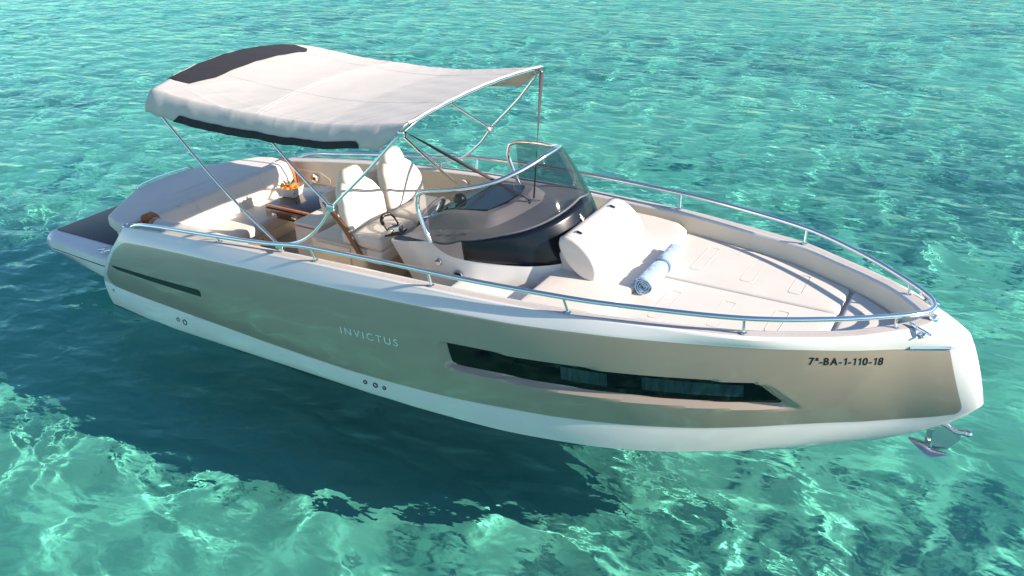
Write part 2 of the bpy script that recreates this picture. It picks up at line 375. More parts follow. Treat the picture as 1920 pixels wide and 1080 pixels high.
def flank_rows():
    out = []
    for t in np.linspace(0, 1, NT):
        P = cC*(1-t)+cB*t; P = P.copy(); P[:, 1] += .05*4*t*(1-t)*np.clip(P[:, 1]/.4, 0, 1); P[:, 0] += .012*4*t*(1-t)*np.clip((np.linspace(0, 1, NS)-.9)/.1, 0, 1)**2; out.append(P)
    return np.array(out)
FL = flank_rows()                                   # NT x NS x 3, starboard mirrored later
tx = np.gradient(cB, axis=0); NRM = np.stack([-tx[:, 1], tx[:, 0], 0*tx[:, 0]], -1); NRM /= np.linalg.norm(NRM, axis=1)[:, None]   # outward for +y
def to_st(x, z):
    """parameters of the flank point with this x and z"""
    s, t = .5, .5; sg = np.arange(NS)
    for _ in range(12):
        j = int(np.clip(round(t*(NT-1)), 0, NT-1)); s = np.interp(x, FL[j, :, 0], sg)
        zc, zb = np.interp(s, sg, cC[:, 2]), np.interp(s, sg, cB[:, 2]); t = min(1.02, max(-.02, (z-zc)/(zb-zc)))
    return s, t
def flank(x, z, off=0.):
    s, t = to_st(x, z); sg = np.arange(NS)
    c = [np.interp(s, sg, cC[:, k]) for k in range(3)]; b = [np.interp(s, sg, cB[:, k]) for k in range(3)]
    n = [np.interp(s, sg, NRM[:, k]) for k in range(2)]
    y = c[1]*(1-t)+b[1]*t+.05*4*t*(1-t)*min(1, (c[1]*(1-t)+b[1]*t)/.4)
    xx = c[0]*(1-t)+b[0]*t
    return np.array([xx+n[0]*off, y+n[1]*off, c[2]*(1-t)+b[2]*t])
# champagne panel: signed distance of a rounded rectangle along the flank
u = np.linspace(0, 1, NT)[:, None]
Hh = (cB[:, 2]-cC[:, 2])[None]*np.ones((NT, 1)); Xa = FL[:, :, 0]-(FL[:, :1, 0]+.055)
Xf = (7.775*(1-u)+7.60*u)-FL[:, :, 0]; Z = Hh*u
dx = -np.minimum(Xa, Xf); dz = -np.minimum(Z, Hh-Z)
aft = Xa < Xf; up = u > .5
rad = np.where(aft, np.where(up, .14, .17), np.where(up, .012, .07))
qx, qz = dx+rad, dz+rad
SD = np.minimum(np.maximum(qx, qz), 0)+np.hypot(np.maximum(qx, 0), np.maximum(qz, 0))-rad-.003
# recessed cabin window and aft vent slot
def arr(p): return np.array(p, float)
WIN_OUT = densify(round_poly([(4.150,.772),(6.44,.782),(6.57,.75),(6.79,.505),(6.60,.512),(4.20,.535)], [.05,.10,.14,.03,.03,.06]), .04)
WIN_IN = densify(round_poly([(4.225,.766),(6.40,.776),(6.50,.758),(6.655,.572),(6.645,.552),(4.265,.562)], [.03,.08,.10,.04,.03,.05]), .04)
SLOT_OUT = densify(round_poly([(.215,.512),(.26,.525),(1.545,.598),(1.572,.58),(1.565,.527),(.30,.492)], [.01,.02,.03,.02,.015,.02]), .04)
SLOT_IN = densify(round_poly([(.235,.513),(.262,.521),(1.535,.590),(1.558,.575),(1.553,.536),(.30,.498)], [.01,.02,.03,.02,.015,.02]), .04)
DEP = np.zeros((NT, NS))
for O, I, D in ((WIN_OUT, WIN_IN, .05),):
    P = FL[:, :, [0, 2]].reshape(-1, 2); do, io = seg_dist(P, O); di, ii = seg_dist(P, I)
    di = np.where(ii, 0, di); k = np.where(io, do/(do+di+1e-9), 0)
    DEP = np.maximum(DEP, (D*k).reshape(NT, NS))
FLD = FL-NRM[None]*DEP[:, :, None]
def strip(a, b, n, bow=0):
    return [a*(1-t)+b*t+np.array([0, bow*4*t*(1-t), 0]) for t in np.linspace(0, 1, n)]
rows = strip(cK, cH, 3)[:-1]+strip(cH, cW, 3)[:-1]; n_dark = len(rows)
nose = np.clip((np.linspace(0, 1, NS)-.86)/.14, 0, 1)**2
for t in np.linspace(0, 1, 9)[:-1]:
    P = cW*(1-t)+cC*t; P[:, 1] += .012*4*t*(1-t); P[:, 0] += .45*t*(1-t)*nose; rows.append(P)
n_low = len(rows)
rows += list(FLD); n_top = len(rows)
rows += strip(cB, cA, 7, .004)[1:]
rows = np.array(rows)
hv, hf, hm, hp = [], [], [], []
for sgn in (-1, 1):
    R = rows.copy(); R[:, :, 1] *= sgn; o = len(hv)*0+sum(len(x) for x in hv); co, F = loft_data(R, flip=sgn > 0)
    hv.append(co); hf += [tuple(i+o for i in f) for f in F]
    hm += [1 if (k//(NS-1)) < n_dark else 0 for k in range(len(F))]
    pv = np.ones((len(rows), NS)); pv[n_low:n_top] = SD; hp.append(pv.ravel())
me = mesh_of('hull', np.concatenate(hv), hf); me.polygons.foreach_set('material_index', hm)
at = me.attributes.new('panel', 'FLOAT', 'POINT'); at.data.foreach_set('value', np.concatenate(hp).astype(np.float32))
sharp(me, 30)
hull = part('hull', me, [M['hull'], M['antifoul']], boat, 'white hull with a champagne metallic panel along each side')
# raked transom, closing the stern between the two hull edges
E = curve([(0.421,1.191,0.923),(.335,1.24,.787),(.12,1.215,.5),(-.09,1.185,.24),(0,1.2,0),(.03,1.1,-.22),(.05,0.6,-.4)], 40)
tr = [np.c_[E[:, 0], E[:, 1]*k, E[:, 2]] for k in np.linspace(-1, 1, 9)]
part('transom', loft('transom', tr), M['gel'], hull)
# side glazing
def panel_mesh(poly, off, sgn, nz=5, step=.03):
    x0, x1 = poly[:, 0].min(), poly[:, 0].max(); X = np.unique(np.r_[np.arange(x0+.002, x1-.002, step), np.sort(poly[:, 0])[1:-1]]); rows = [[] for _ in range(nz)]
    for x in X:
        zs = []
        for i in range(len(poly)):
            a, b = poly[i], poly[(i+1) % len(poly)]
            if (a[0]-x)*(b[0]-x) <= 0 and abs(a[0]-b[0]) > 1e-9: zs.append(a[1]+(b[1]-a[1])*(x-a[0])/(b[0]-a[0]))
        for j in range(nz):
            p = flank(x, min(zs)+(max(zs)-min(zs))*j/(nz-1), off); p[1] *= sgn; rows[j].append(p)
    return rows
for sgn in (-1, 1):
    w_ = part('cabin_window', loft('cabin_window', panel_mesh(WIN_IN, -.047, sgn)), M['window'], hull)
    part('vent_slot', loft('vent_slot', panel_mesh(SLOT_OUT, .002, sgn, 3)), M['black'], hull)
    if sgn < 0:
        for a, b in ((5.155, 5.495), (5.74, 6.41)):
            q = densify(arr([(a,.622),(b,.612),(b,.728),(a,.738)]), .05)
            part('window_pane', loft('window_pane', panel_mesh(q, -.0455, sgn)), M['curtain'], hull, 'dark pane with a curtain showing behind it')
# drain holes and skin fittings low on the starboard side
for x, z, r in ((1.076,.131,.022),(1.171,.127,.03),(3.355,.118,.02),(3.46,.117,.024),(3.552,.116,.018),(.06,.17,.018)):
    s_ = np.interp(x, cW[:, 0], np.arange(NS)); k = z/.2; y = np.interp(x, cW[:, 0], cW[:, 1])*(1-k)+np.interp(x, cC[:, 0], cC[:, 1])*k+.012*4*k*(1-k)
    Mx = Matrix.Translation((x, -y-.001, z)) @ Matrix.Rotation(math.radians(90), 4, 'X')
    mb = MB(); mb.lathe([(r*.6, -.02), (r, -.02), (r, .003), (r*.75, .006), (r*.7, -.004)], Mx, 18); f_ = part('skin_fitting', mb, M['black'], hull)
# lettering
def text_mesh(txt, size, space=1.0, bold=0.):
    cu = bpy.data.curves.new('t', 'FONT'); cu.body = txt; cu.size = size; cu.space_character = space; cu.resolution_u = 6; cu.offset = bold
    o = bpy.data.objects.new('t', cu); COL.objects.link(o); bpy.context.view_layer.update()
    me = bpy.data.meshes.new_from_object(o.evaluated_get(bpy.context.evaluated_depsgraph_get())); bpy.data.objects.remove(o); bpy.data.curves.remove(cu)
    return me
def hull_text(name, txt, x0, x1, z0, z1, h, mat_, space, bold=0, slope=None):
    me = text_mesh(txt, 1.0, space, bold); xs_ = [v.co.x for v in me.vertices]; ys_ = [v.co.y for v in me.vertices]; wx, wy = max(xs_)-min(xs_), .69
    for v in me.vertices:
        k = (v.co.x-min(xs_))/wx; x = x0+(x1-x0)*k; z = z0+(z1-z0)*k+v.co.y/wy*h
        p = flank(x, z, .0025); v.co = (p[0], -p[1], p[2])
    me.update(); return part(name, me, mat_, hull)
hull_text('maker_lettering', 'INVICTUS', 3.225, 3.80, .60, .625, .066, M['silver'], 1.35, .004)
def glyph(ch):
    if ch == '1':
        return [(.20,0),(.31,0),(.31,.69),(.22,.69),(.06,.57),(.06,.47),(.20,.56)], None
    me = text_mesh(ch, 1.0, 1.0, .018); return None, me
def registration(txt, x0, x1, z0, z1, h):
    V, F, pen = [], [], 0.
    for ch in txt:
        g, me = glyph(ch); o = len(V)
        if g: V += [(x+pen, y) for x, y in g]; F += [[o, o+1, o+2, o+6], [o+2, o+3, o+6], [o+3, o+4, o+5, o+6]]; wd = .36
        else:
            xs_ = [v.co.x for v in me.vertices]; mn = min(xs_); V += [(v.co.x-mn+pen, v.co.y) for v in me.vertices]; F += [[i+o for i in p.vertices] for p in me.polygons]; wd = max(xs_)-mn
        pen += wd+.13
    wx = max(v[0] for v in V); co = []
    for x, y in V:
        k = x/wx; p = flank(x0+(x1-x0)*k, z0+(z1-z0)*k+y/.69*h, .0025); co.append((p[0], -p[1], p[2]))
    return part('registration_lettering', mesh_of('registration_lettering', co, F, False), M['letter'], hull)
registration('7ª-BA-1-110-18', 6.79, 7.225, .962, .935, .060)
# bow trim strip and bow emblem
def bar(mb, a, b, w, h, mi=0):
    a, b = Vector(a), Vector(b); d = (b-a); L = d.length; q = d.to_track_quat('X', 'Z').to_matrix().to_4x4()
    mb.box((0, -w/2, -h/2), (L, w/2, h/2), Matrix.Translation(a) @ q, mi, min(w, h)*.25); return mb
for sgn in (-1, 1):
    pa = np.array([cB[np.argmin(abs(cB[:, 0]-x))] for x in np.linspace(7.36, 7.60, 8)]); pa[:, 1] = (pa[:, 1]+.004)*sgn; pa[:, 2] += .012
    part('bow_trim_strip', MB().tube(pa, .011, 8), M['chrome'], hull)
# ---------------------------------------------------------------- deck edge, inner liner
cD = curve([(0.421,1.191,0.923),(1.004,1.236,0.987),(1.779,1.278,1.053),(2.413,1.288,1.088),(2.927,1.295,1.114),(3.541,1.288,1.131),(4.065,1.273,1.139),(4.640,1.232,1.141),(5.186,1.177,1.148),(5.702,1.072,1.151),(6.375,0.904,1.152),(6.716,0.735,1.148),(7.028,0.555,1.149),(7.2,.42,1.155),(7.34,.28,1.152),(7.43,.17,1.15),(7.475,.08,1.15),(7.485,0,1.15)], 900)
def inset(d, dz=0., n=NS):
    t = np.gradient(cD, axis=0); nn = np.stack([t[:, 1], -t[:, 0]], -1); nn /= np.linalg.norm(nn, axis=1)[:, None]
    P = cD.copy(); P[:, :2] += nn*d; P[:, 2] += dz; k = np.argmax(P[:, 1] < 0) if (P[:, 1] < 0).any() else len(P)
    Q = P[:k]; e = Q[-1].copy(); e[1] = 0; e[0] += .004; return resample(np.vstack([Q, e]), n)
g0, g1, g2, g3, g4 = inset(.008, .013), inset(.024, .018), inset(.088, .018), inset(.110, .016), inset(.124, .0)
wl_ = inset(.194, 0); wl_[:, 2] = np.interp(wl_[:, 0], [.4, 1.0, 3.9, 4.12, 4.7, 8], [.40, .42, .43, .44, .95, .97])
liner_mid = g4*.55+wl_*.45
def mirrored(name, rows_, m, parent, label=None, ang=35):
    mb = MB()
    for sgn in (-1, 1):
        R = np.array(rows_, float).copy(); R[:, :, 1] *= sgn; mb.add(*loft_data(R, flip=sgn > 0))
    return part(name, mb.mesh(name, ang), m, parent, label)
deck = mirrored('deck_edge', [cA, cA*.5+g0*.5+[0, 0, .003], g0, g1], M['gel'], boat, None, 50)
mirrored('nonskid_strip', [g1, g1*.5+g2*.5+[0, 0, .002], g2], M['nonskid'], deck)
mirrored('inner_lip', [g2, g3, g4], M['gel'], deck, None, 60)
liner = mirrored('cockpit_liner', [g4, liner_mid, wl_], M['cream'], boat)
# sole: cockpit floor, side steps and foredeck floor
def full(x0, x1, z, w=None, n=40, inset_=0.0):
    rows_ = []
    for x in np.linspace(x0, x1, n):
        y = (np.interp(x, wl_[:, 0], wl_[:, 1])+.03 if w is None else w)
        rows_.append([(x, -y, z), (x, -y/3, z), (x, y/3, z), (x, y, z)])
    return rows_
part('cockpit_sole', loft('cockpit_sole', full(.42, 4.30, .45)), grain(mat('tan_sole', (.50,.40,.28), .6), 300, .3, .002, .08, 12), boat)
part('foredeck_floor', loft('foredeck_floor', full(4.60, 7.30, .985)), M['gel'], boat)
for sgn in (-1, 1):
    y0 = .70; pts = [(4.0, y0), (4.72, y0), (4.72, 1.10), (4.0, 1.14)]
    mb = pillow(round_poly(pts, .02), .55, .015, O=(0, 0, .45), V=(0, sgn, 0), step=.2)
    part('side_step', mb, M['gel'], boat)
# ---------------------------------------------------------------- foredeck cushions
def halfw(x, d): return np.interp(x, wl_[:, 0], wl_[:, 1])-d
fore = []
xs_ = np.linspace(5.33, 6.83, 16)
for side, nm in ((-1, 'sun_cushion'), (1, 'sun_cushion')):
    o = [(x, .006) for x in xs_[[0, -1]]]+[(x, halfw(x, .0)) for x in xs_[::-1]]
    mb = pillow(round_poly(o, [.03, .03]+[.05]+[.5]*14+[.05], 2), .075, .022, .006, O=(0, 0, .965), V=(0, side, 0), step=.06)
    cs = part('sun_cushion', mb, M['vinyl'], boat)
    for cx in (5.66, 6.08, 6.47):
        st = MB()
        y1 = halfw(cx, .0)*.80; y0 = y1*.32
        for w_ in (.05,):
            q = round_poly([(cx-w_, y0), (cx+w_, y0), (cx+w_*.9, y1), (cx-w_*.9, y1)], .025); q = densify(q, .03)
            st.tube(np.c_[q[:, 0], q[:, 1]*side, np.full(len(q), 1.0445)], .0022, 5, closed=True)
        part('stitched_outline', st, M['seam'], cs)
o = [(6.86, halfw(6.86, 0))]+[(x, halfw(x, 0)) for x in (6.95, 7.05, 7.14, 7.2)]+[(7.235, .0)]
o = o+[(x, -y) for x, y in o[-2::-1]]
part('bow_cushion', pillow(round_poly(o, [.04]+[.2]*4+[.06]+[.2]*4+[.04], 3), .075, .02, .003, O=(0, 0, .965), step=.05), M['vinyl'], boat)
# raised seat in front of the windshield, wrapping round the console
def seat_out():
    a = [(4.70, 1.05), (5.0, 1.03), (5.24, .98), (5.36, .86), (5.37, .4), (5.37, 0)]
    return a+[(x, -y) for x, y in a[-2::-1]]
part('raised_seat_cushion', pillow(round_poly(seat_out(), [.05, .2, .12, .10, .3, .2, .3, .10, .12, .2, .05], 5), .13, .03, .008, O=(0, 0, .975), step=.05), M['vinyl'], boat)
rs = pillow(rect(4.66, 5.34, -.98, .98, .05), .03, .005, O=(0, 0, .955), step=.2); part('seat_base', rs, M['gel'], boat)
# backrest bolster leaning on the windshield
d0 = np.array([.29, 0, -.29]); d0 /= np.linalg.norm(d0); d1 = np.array([.71, 0, .71])
a = np.linspace(0, 2*np.pi, 40, endpoint=False); ol = np.stack([.215*np.cos(a), .118*np.sin(a)*np.where(np.sin(a) < 0, .85, 1)], -1)
C0 = np.array([4.93, 0, 1.265])
bol = part('bolster_cushion', pillow(ol, .98, .03, .0, O=C0-np.array([0, .49, 0]), U=d0, V=d1, W=(0, 1, 0), step=.03, both=True), M['vinyl'], boat)
for yy in (-.455, .455):
    q = densify(ol, .02)*1.003; st = MB().tube(np.array([C0+d0*a+d1*b+np.array([0, yy, 0]) for a, b in q]), .0035, 6, closed=True)
    part('piping', st, M['seam'], bol)
for yy in (-.36, .27):
    p = C0+d0*(-.150)+d1*.082; mb = MB(); Mx = Matrix.Translation(p+np.array([0, yy, 0])) @ Matrix(((d0[0], 0, d1[0], 0), (0, 1, 0, 0), (d0[2], 0, d1[2], 0), (0, 0, 0, 1))) @ Matrix.Rotation(-.55, 4, 'Y')
    mb.box((-.03, -.022, -.004), (.03, .022, .012), Mx, 0, .004); b_ = part('buckle', mb, M['chrome'], bol)
    mb = MB(); mb.box((-.018, -.012, .012), (.02, .014, .016), Mx, 0, .002); part('buckle_slot', mb, M['black'], bol)
mb = pillow(rect(-.2, .2, -.12, .12, .05), .8, .03, O=(4.86, -.40, 1.11), U=(.7, 0, -.7), V=(.7, 0, .7), W=(0, 1, 0), step=.08); part('bolster_support', mb, M['vinyl_grey'], boat)
# ---------------------------------------------------------------- console, dashboard and windshield
Ph = curve([(3.20,-.595,1.125),(3.45,-.68,1.19),(3.60,-.72,1.235),(3.73,-.745,1.272),(3.80,-.752,1.235),(3.87,-.752,1.205),(3.97,-.748,1.183),(4.09,-.735,1.178),(4.26,-.69,1.172),(4.42,-.63,1.165),(4.58,-.55,1.16),(4.72,-.44,1.16),(4.83,-.27,1.16),(4.875,-.12,1.16),(4.885,0,1.16)], 80)
Bh = np.array([(3.55+.0*p[0], 0, 0) for p in Ph])
lo = Ph.copy(); lo[:, 2] = .45; lo[:, 1] *= .93; lo[:, 0] = np.interp(Ph[:, 0], [3.2, 3.73, 4.2, 4.9], [3.62, 3.85, 4.15, 4.80])
mdl = Ph*.55+lo*.45; mdl[:, 1] = Ph[:, 1]*.985
lip = Ph.copy(); lip[:, 1] *= .985; lip[:, 2] += .006
mb = MB()
for sgn in (1, -1):
    R = np.array([lo, mdl, Ph*.9+mdl*.1, Ph, lip]); R[:, :, 1] *= sgn; mb.add(*loft_data(R))
aftl = np.array([lo[0], mdl[0], Ph[0], lip[0]]); mb.add(*loft_data([aftl, aftl*[1, .3, 1], aftl*[1, -.3, 1], aftl*[1, -1, 1]]))
console = part('console', mb.mesh('console', 40), M['gel'], boat)
# windshield: ruled between the console rim and the steel hoop
k0 = int(np.argmin(np.abs(Ph[:, 0]-3.73))); NB = 70
rim = resample(Ph[k0:], NB)
hoop = curve([(3.735,-.745,1.27),(3.655,-.74,1.43),(3.612,-.735,1.58),(3.632,-.735,1.665),(3.72,-.732,1.708),(3.84,-.715,1.727),(3.941,-.685,1.743),(4.177,-.55,1.785),(4.321,-.42,1.845),(4.415,-.25,1.90),(4.47,-.10,1.942),(4.487,0,1.955)], 120)
kh = int(np.argmin(np.abs(hoop[:, 0]-3.70)+(hoop[:, 2] < 1.69)*9)); hg = resample(hoop[kh:], NB)
def W(i, v):
    p = rim[i]*(1-v)+hg[i]*v; b = 4*v*(1-v)*.045*np.clip((rim[i][0]-3.9)/.6, 0, 1)
    d = p-np.array([3.9, 0, p[2]]); d /= np.linalg.norm(d)+1e-9; return p+d*b
us = np.linspace(0, 1, NB); vb = np.interp(us, [0, .2, .45, .75, 1], [.02, .26, .38, .46, .52]); iT = int(NB*.215)
def wrows(i0, i1, va, vbb, n):
    rr = []
    for v in np.linspace(0, 1, n): rr.append([W(i, va(i)*(1-v)+vbb(i)*v) for i in range(i0, i1)])
    return np.array(rr)
def wmesh(name, i0, i1, va, vbb, n, m, parent, label=None):
    mb = MB()
    R = wrows(i0, i1, va, vbb, n)
    if i1 == NB:
        L = R[:, ::-1].copy(); L[:, :, 1] *= -1; R = np.concatenate([R, L[:, 1:]], 1); mb.add(*loft_data(R))
    else:
        mb.add(*loft_data(R)); R = R.copy(); R[:, :, 1] *= -1; m2 = MB(); m2.add(*loft_data(R)); part(name, m2.mesh(name, 60), m, parent, label); return part(name, mb.mesh(name, 60), m, parent, label)
    o = part(name, mb.mesh(name, 60), m, parent, label)
    md = o.modifiers.new('thickness', 'SOLIDIFY'); md.thickness = .006; md.offset = 0
    return o
shield = wmesh('windshield', 0, NB, lambda i: vb[i], lambda i: .985, 14, M['glass'], console, 'clear tinted wraparound windshield with a steel hoop')
wmesh('blackout_band', iT, NB, lambda i: .0, lambda i: vb[i], 8, M['frit'], console, 'black glass band round the foot of the windshield')
wmesh('side_trim', 0, iT+1, lambda i: .0, lambda i: vb[i], 6, M['taupe'], console)
hh = hoop.copy(); hh2 = hoop[::-1].copy(); hh2[:, 1] *= -1
part('windshield_hoop', MB().tube(np.vstack([hh, hh2[1:]]), .0185, 12), M['chrome'], console)
# dashboard under the glass: outer shelf, raised hood
outer = [np.array([3.28, -.545, 1.165]), np.array([3.5, -.645, 1.225])]
for i in range(4, NB, 3):
    p = W(i, vb[i]); d = np.array([3.9, 0, p[2]])-p; d /= np.linalg.norm(d); outer.append(p+d*.015)
outer.append(W(NB-1, vb[NB-1])-np.array([.015, 0, 0])); outer = resample(np.array(outer), 60)
def side_ring(pts): return resample(curve(pts, 60), 60)
h_in = side_ring([(3.34,-.50,1.19),(3.55,-.53,1.265),(3.9,-.52,1.335),(4.13,-.47,1.375),(4.22,-.30,1.40),(4.30,-.12,1.44),(4.33,0,1.455)])
h_top = side_ring([(3.50,-.42,1.33),(3.62,-.43,1.385),(3.9,-.43,1.425),(4.08,-.41,1.44),(4.15,-.28,1.455),(4.21,-.1,1.475),(4.23,0,1.48)])
h_t2 = side_ring([(3.53,-.40,1.345),(3.64,-.40,1.40),(3.9,-.40,1.438),(4.05,-.385,1.452),(4.12,-.26,1.466),(4.175,-.1,1.485),(4.19,0,1.49)])
mid_ = h_t2.copy(); mid_[:, 1] = 0; mid_[:, 2] += .004
R = np.array([outer, outer*.55+h_in*.45, h_in, h_in*.5+h_top*.5, h_top, h_t2, h_t2*.5+mid_*.5, mid_])
dash = mirrored('dashboard', R, M['dash'], console, None, 25)
ol_ = outer[6:]+[0, 0, .004]; orr = ol_[::-1].copy(); orr[:, 1] *= -1; part('dash_lit_rim', MB().tube(np.vstack([ol_, orr[1:]]), .009, 8), M['lit_rim'], console)  # added tube along the shelf edge, its lit look painted in pale grey
def on_hood(x, y): return np.interp(x, [3.53, 3.64, 3.9, 4.05, 4.19], [1.347, 1.403, 1.441, 1.455, 1.492])
q = round_poly([(3.72, -.345), (4.02, -.33), (4.09, -.12), (4.09, .12), (4.02, .33), (3.72, .345)], .03); mb = MB()
co = [(x, y, on_hood(x, y)+.012) for x, y in q]; co2 = [(x, y, z-.015) for x, y, z in co]; nq = len(co)
mb.add(co+co2, [tuple(range(nq))]+[(i, (i+1) % nq, nq+(i+1) % nq, nq+i) for i in range(nq)]); part('display_panel', mb, M['screen'], console)
q = round_poly([(3.55, -.34), (3.69, -.345), (3.69, .345), (3.55, .34)], .02); mb = MB(); co = [(x, y, on_hood(x, y)+.010) for x, y in q]; co2 = [(x, y, z-.015) for x, y, z in co]; nq = len(co)
mb.add(co+co2, [tuple(range(nq))]+[(i, (i+1) % nq, nq+(i+1) % nq, nq+i) for i in range(nq)]); part('gauge_panel', mb, M['screen'], console)
mb = MB(); mb.lathe([(.055, 0), (.058, .02), (.05, .05), (.03, .066), (.001, .07)], Matrix.Translation((3.63, -.14, 1.405)), 22); part('compass', mb, M['black'], console)
mb = MB()
for x in (3.75, 3.83, 3.91, 3.99):
    mb = MB(); mb.box((x-.012, -.615, 1.322+(x-3.75)*.10), (x+.012, -.59, 1.332+(x-3.75)*.10), None, 0, .003); part('dash_switch', mb, M['chrome'], console)
# small chrome anchorage for the awning straps
mb = MB().tube([(4.27, -.05, 1.462), (4.285, 0, 1.50), (4.27, .05, 1.462)], .006, 8); mb.tube([(4.23, -.02, 1.485), (4.33, .03, 1.475)], .006, 8); part('strap_anchor', mb, M['chrome'], console)
# emblem on the blackout band
mb = MB(); i = NB-5; c_ = W(NB-1, .36); c_[1] = -.10; c_[0] -= .006; nrm = np.array([.8, -.1, .58]); nrm /= np.linalg.norm(nrm); tu = np.cross((0, 1, 0), nrm); tu /= np.linalg.norm(tu); tv = np.cross(nrm, tu)
pj = lambda a, b: c_+tu*a+tv*b+nrm*.007
bar(mb, pj(-.036, .004), pj(.036, -.004), .013, .005); bar(mb, pj(-.008, -.022), pj(-.008, .016), .011, .006); bar(mb, pj(.010, -.016), pj(.010, .022), .011, .006); part('emblem', mb, M['gel'], console)
# fittings on the starboard face of the console
def face(x, dz):
    i = np.argmin(abs(Ph[:, 0]-x)); return Ph[i]*(1-dz)+mdl[i]*dz
def disc(name, x, z, r, m, prof, par, slots=0):
    i = int(np.argmin(abs(Ph[:, 0]-x))); k = (Ph[i, 2]-z)/(Ph[i, 2]-mdl[i, 2]); p = Ph[i]*(1-k)+mdl[i]*k; p[0] = x
    Mx = Matrix.Translation(p+np.array([0, -.001, 0])) @ Matrix.Rotation(math.radians(97), 4, 'X')
    mb = MB(); mb.lathe([(a*r, b) for a, b in prof], Mx, 26); o = part(name, mb, m, par)
    if slots:
        mb = MB()
        for j in range(-2, 3):
            hw = math.sqrt(max(0, .6**2-(j*.2)**2))*r; mb.box((-hw, j*.2*r-.004, .012), (hw, j*.2*r+.004, .017), Mx, 0, .001)
        part('grille_slot', mb, M['black'], o)
    return o
disc('courtesy_light', 3.80, 1.115, .033, M['chrome'], [(.9, 0), (1, .006), (.85, .012), (.6, .008), (.01, .008)], console)
disc('horn_grille', 3.985, 1.03, .048, M['chrome'], [(.95, 0), (1, .006), (.9, .013), (.7, .011), (.01, .011)], console, 1)
# throttle
T0 = Vector((3.19, -.50, 1.15)); R_ = Matrix.Translation(T0) @ Matrix.Rotation(-.25, 4, 'Y') @ Matrix.Rotation(.25, 4, 'Z')
mb = MB(); mb.box((-.085, -.065, .0), (.085, .065, .02), R_, 0, .006); thr = part('throttle', mb, M['black'], console, 'throttle box with a black loop handle')
mb = MB(); mb.box((-.055, -.05, .018), (.06, .05, .075), R_, 0, .012); part('throttle_body', mb, M['chrome'], thr)
mb = MB(); mb.box((-.045, -.038, .074), (.055, .038, .079), R_, 0, .002); part('throttle_face', mb, M['screen'], thr)
pts = [R_ @ Vector(p) for p in ((-.03, -.06, .03), (-.06, -.06, .10), (-.075, -.055, .15), (-.06, -.02, .185), (-.03, .02, .18), (.0, .05, .13), (.02, .055, .06))]
mb = MB().tube(curve([tuple(p) for p in pts], 24), [.008]*6+[.017]*10+[.009]*8, 10); part('throttle_handle', mb, M['black'], thr)
mb = MB(); mb.lathe([(.02, 0), (.024, .012), (.018, .022), (.001, .022)], R_ @ Matrix.Translation((-.02, -.052, .045)) @ Matrix.Rotation(math.radians(90), 4, 'X'), 16); part('throttle_hub', mb, M['chrome'], thr)
# steering wheel
WC = Vector((3.36, -.20, 1.27)); Rw = Matrix.Translation(WC) @ Matrix.Rotation(math.radians(-58), 4, 'Y')
a = np.linspace(0, 2*np.pi, 36, endpoint=False); mb = MB().tube([tuple(Rw @ Vector((.17*math.cos(t), .17*math.sin(t), 0))) for t in a], .015, 10, closed=True); sw = part('steering_wheel', mb, M['taupe'], console)
mb = MB()
for t in (.5, 2.6, 4.7): bar(mb, Rw @ Vector((.03*math.cos(t), .03*math.sin(t), -.03)), Rw @ Vector((.165*math.cos(t), .165*math.sin(t), 0)), .03, .008)
mb.lathe([(.04, -.06), (.045, -.02), (.02, -.01), (.001, -.01)], Rw, 20); part('wheel_spokes', mb, M['chrome'], sw)
# ---------------------------------------------------------------- helm seats, galley block
base = pillow(rect(2.22, 2.86, -.56, .62, .06), .50, .03, O=(0, 0, .45), step=.2); part('helm_seat_base', base, M['cream'], boat)
mb = MB(); mb.box((2.30, -.572, .50), (2.70, -.562, .93), None, 0, .003); lk = part('seat_locker_door', mb, M['cream'], boat)
mb = MB(); mb.lathe([(.012, 0), (.014, .006), (.001, .007)], Matrix.Translation((2.50, -.572, .86)) @ Matrix.Rotation(math.radians(90), 4, 'X'), 14); part('door_latch', mb, M['chrome'], lk)
tl = math.radians(20)
for yc in (-.295, .315):
    hs = part('helm_seat', pillow(rect(2.60, 3.06, yc-.265, yc+.265, .05), .13, .04, .006, O=(0, 0, .955), step=.05), M['vinyl'], boat, 'white moulded helm seat with a tall headrest')
    mb = pillow(rect(2.86, 3.05, yc-.262, yc+.262, .04), .14, .03, .002, O=(0, 0, .82), step=.06); part('seat_front', mb, M['vinyl'], hs)
    U_ = np.array([0, 1., 0]); V_ = np.array([-math.sin(tl), 0, math.cos(tl)]); W_ = np.array([math.cos(tl), 0, math.sin(tl)])
    ol = round_poly([(-.27, 0), (.27, 0), (.275, .20), (.22, .35), (.11, .47), (-.11, .47), (-.22, .35), (-.275, .20)], [.05, .05, .1, .1, .08, .08, .1, .1], 5)
    def scoop(co, yc=yc):
        r = (co-np.array([2.62, yc, 1.04])); uu = r@U_; vv = r@V_
        return co+np.outer(np.clip((abs(uu)-.10)/.15, 0, 1)**2*.05*np.clip(vv/.25, 0, 1)+.05*np.clip((vv-.30)/.25, -1, 1)*0, W_)
    part('backrest', pillow(ol, .14, .05, -.004, O=(2.62, yc, 1.04), U=U_, V=V_, W=W_, step=.04, warp=scoop), M['vinyl'], hs)
    oh = round_poly([(-.12, .33), (.12, .33), (.135, .48), (.10, .575), (-.10, .575), (-.135, .48)], [.06, .06, .06, .07, .07, .06], 5)
    part('headrest', pillow(oh, .13, .05, .004, O=(2.665, yc, 1.03), U=U_, V=V_, W=W_, step=.03), M['vinyl'], hs)
    mb = pillow(round_poly([(-.23, .12), (.23, .12), (.20, .34), (-.20, .34)], .06), .10, .04, .004, O=(2.42, yc, 1.02), U=U_, V=V_, W=W_, step=.05); part('rear_pad', mb, M['vinyl'], hs)
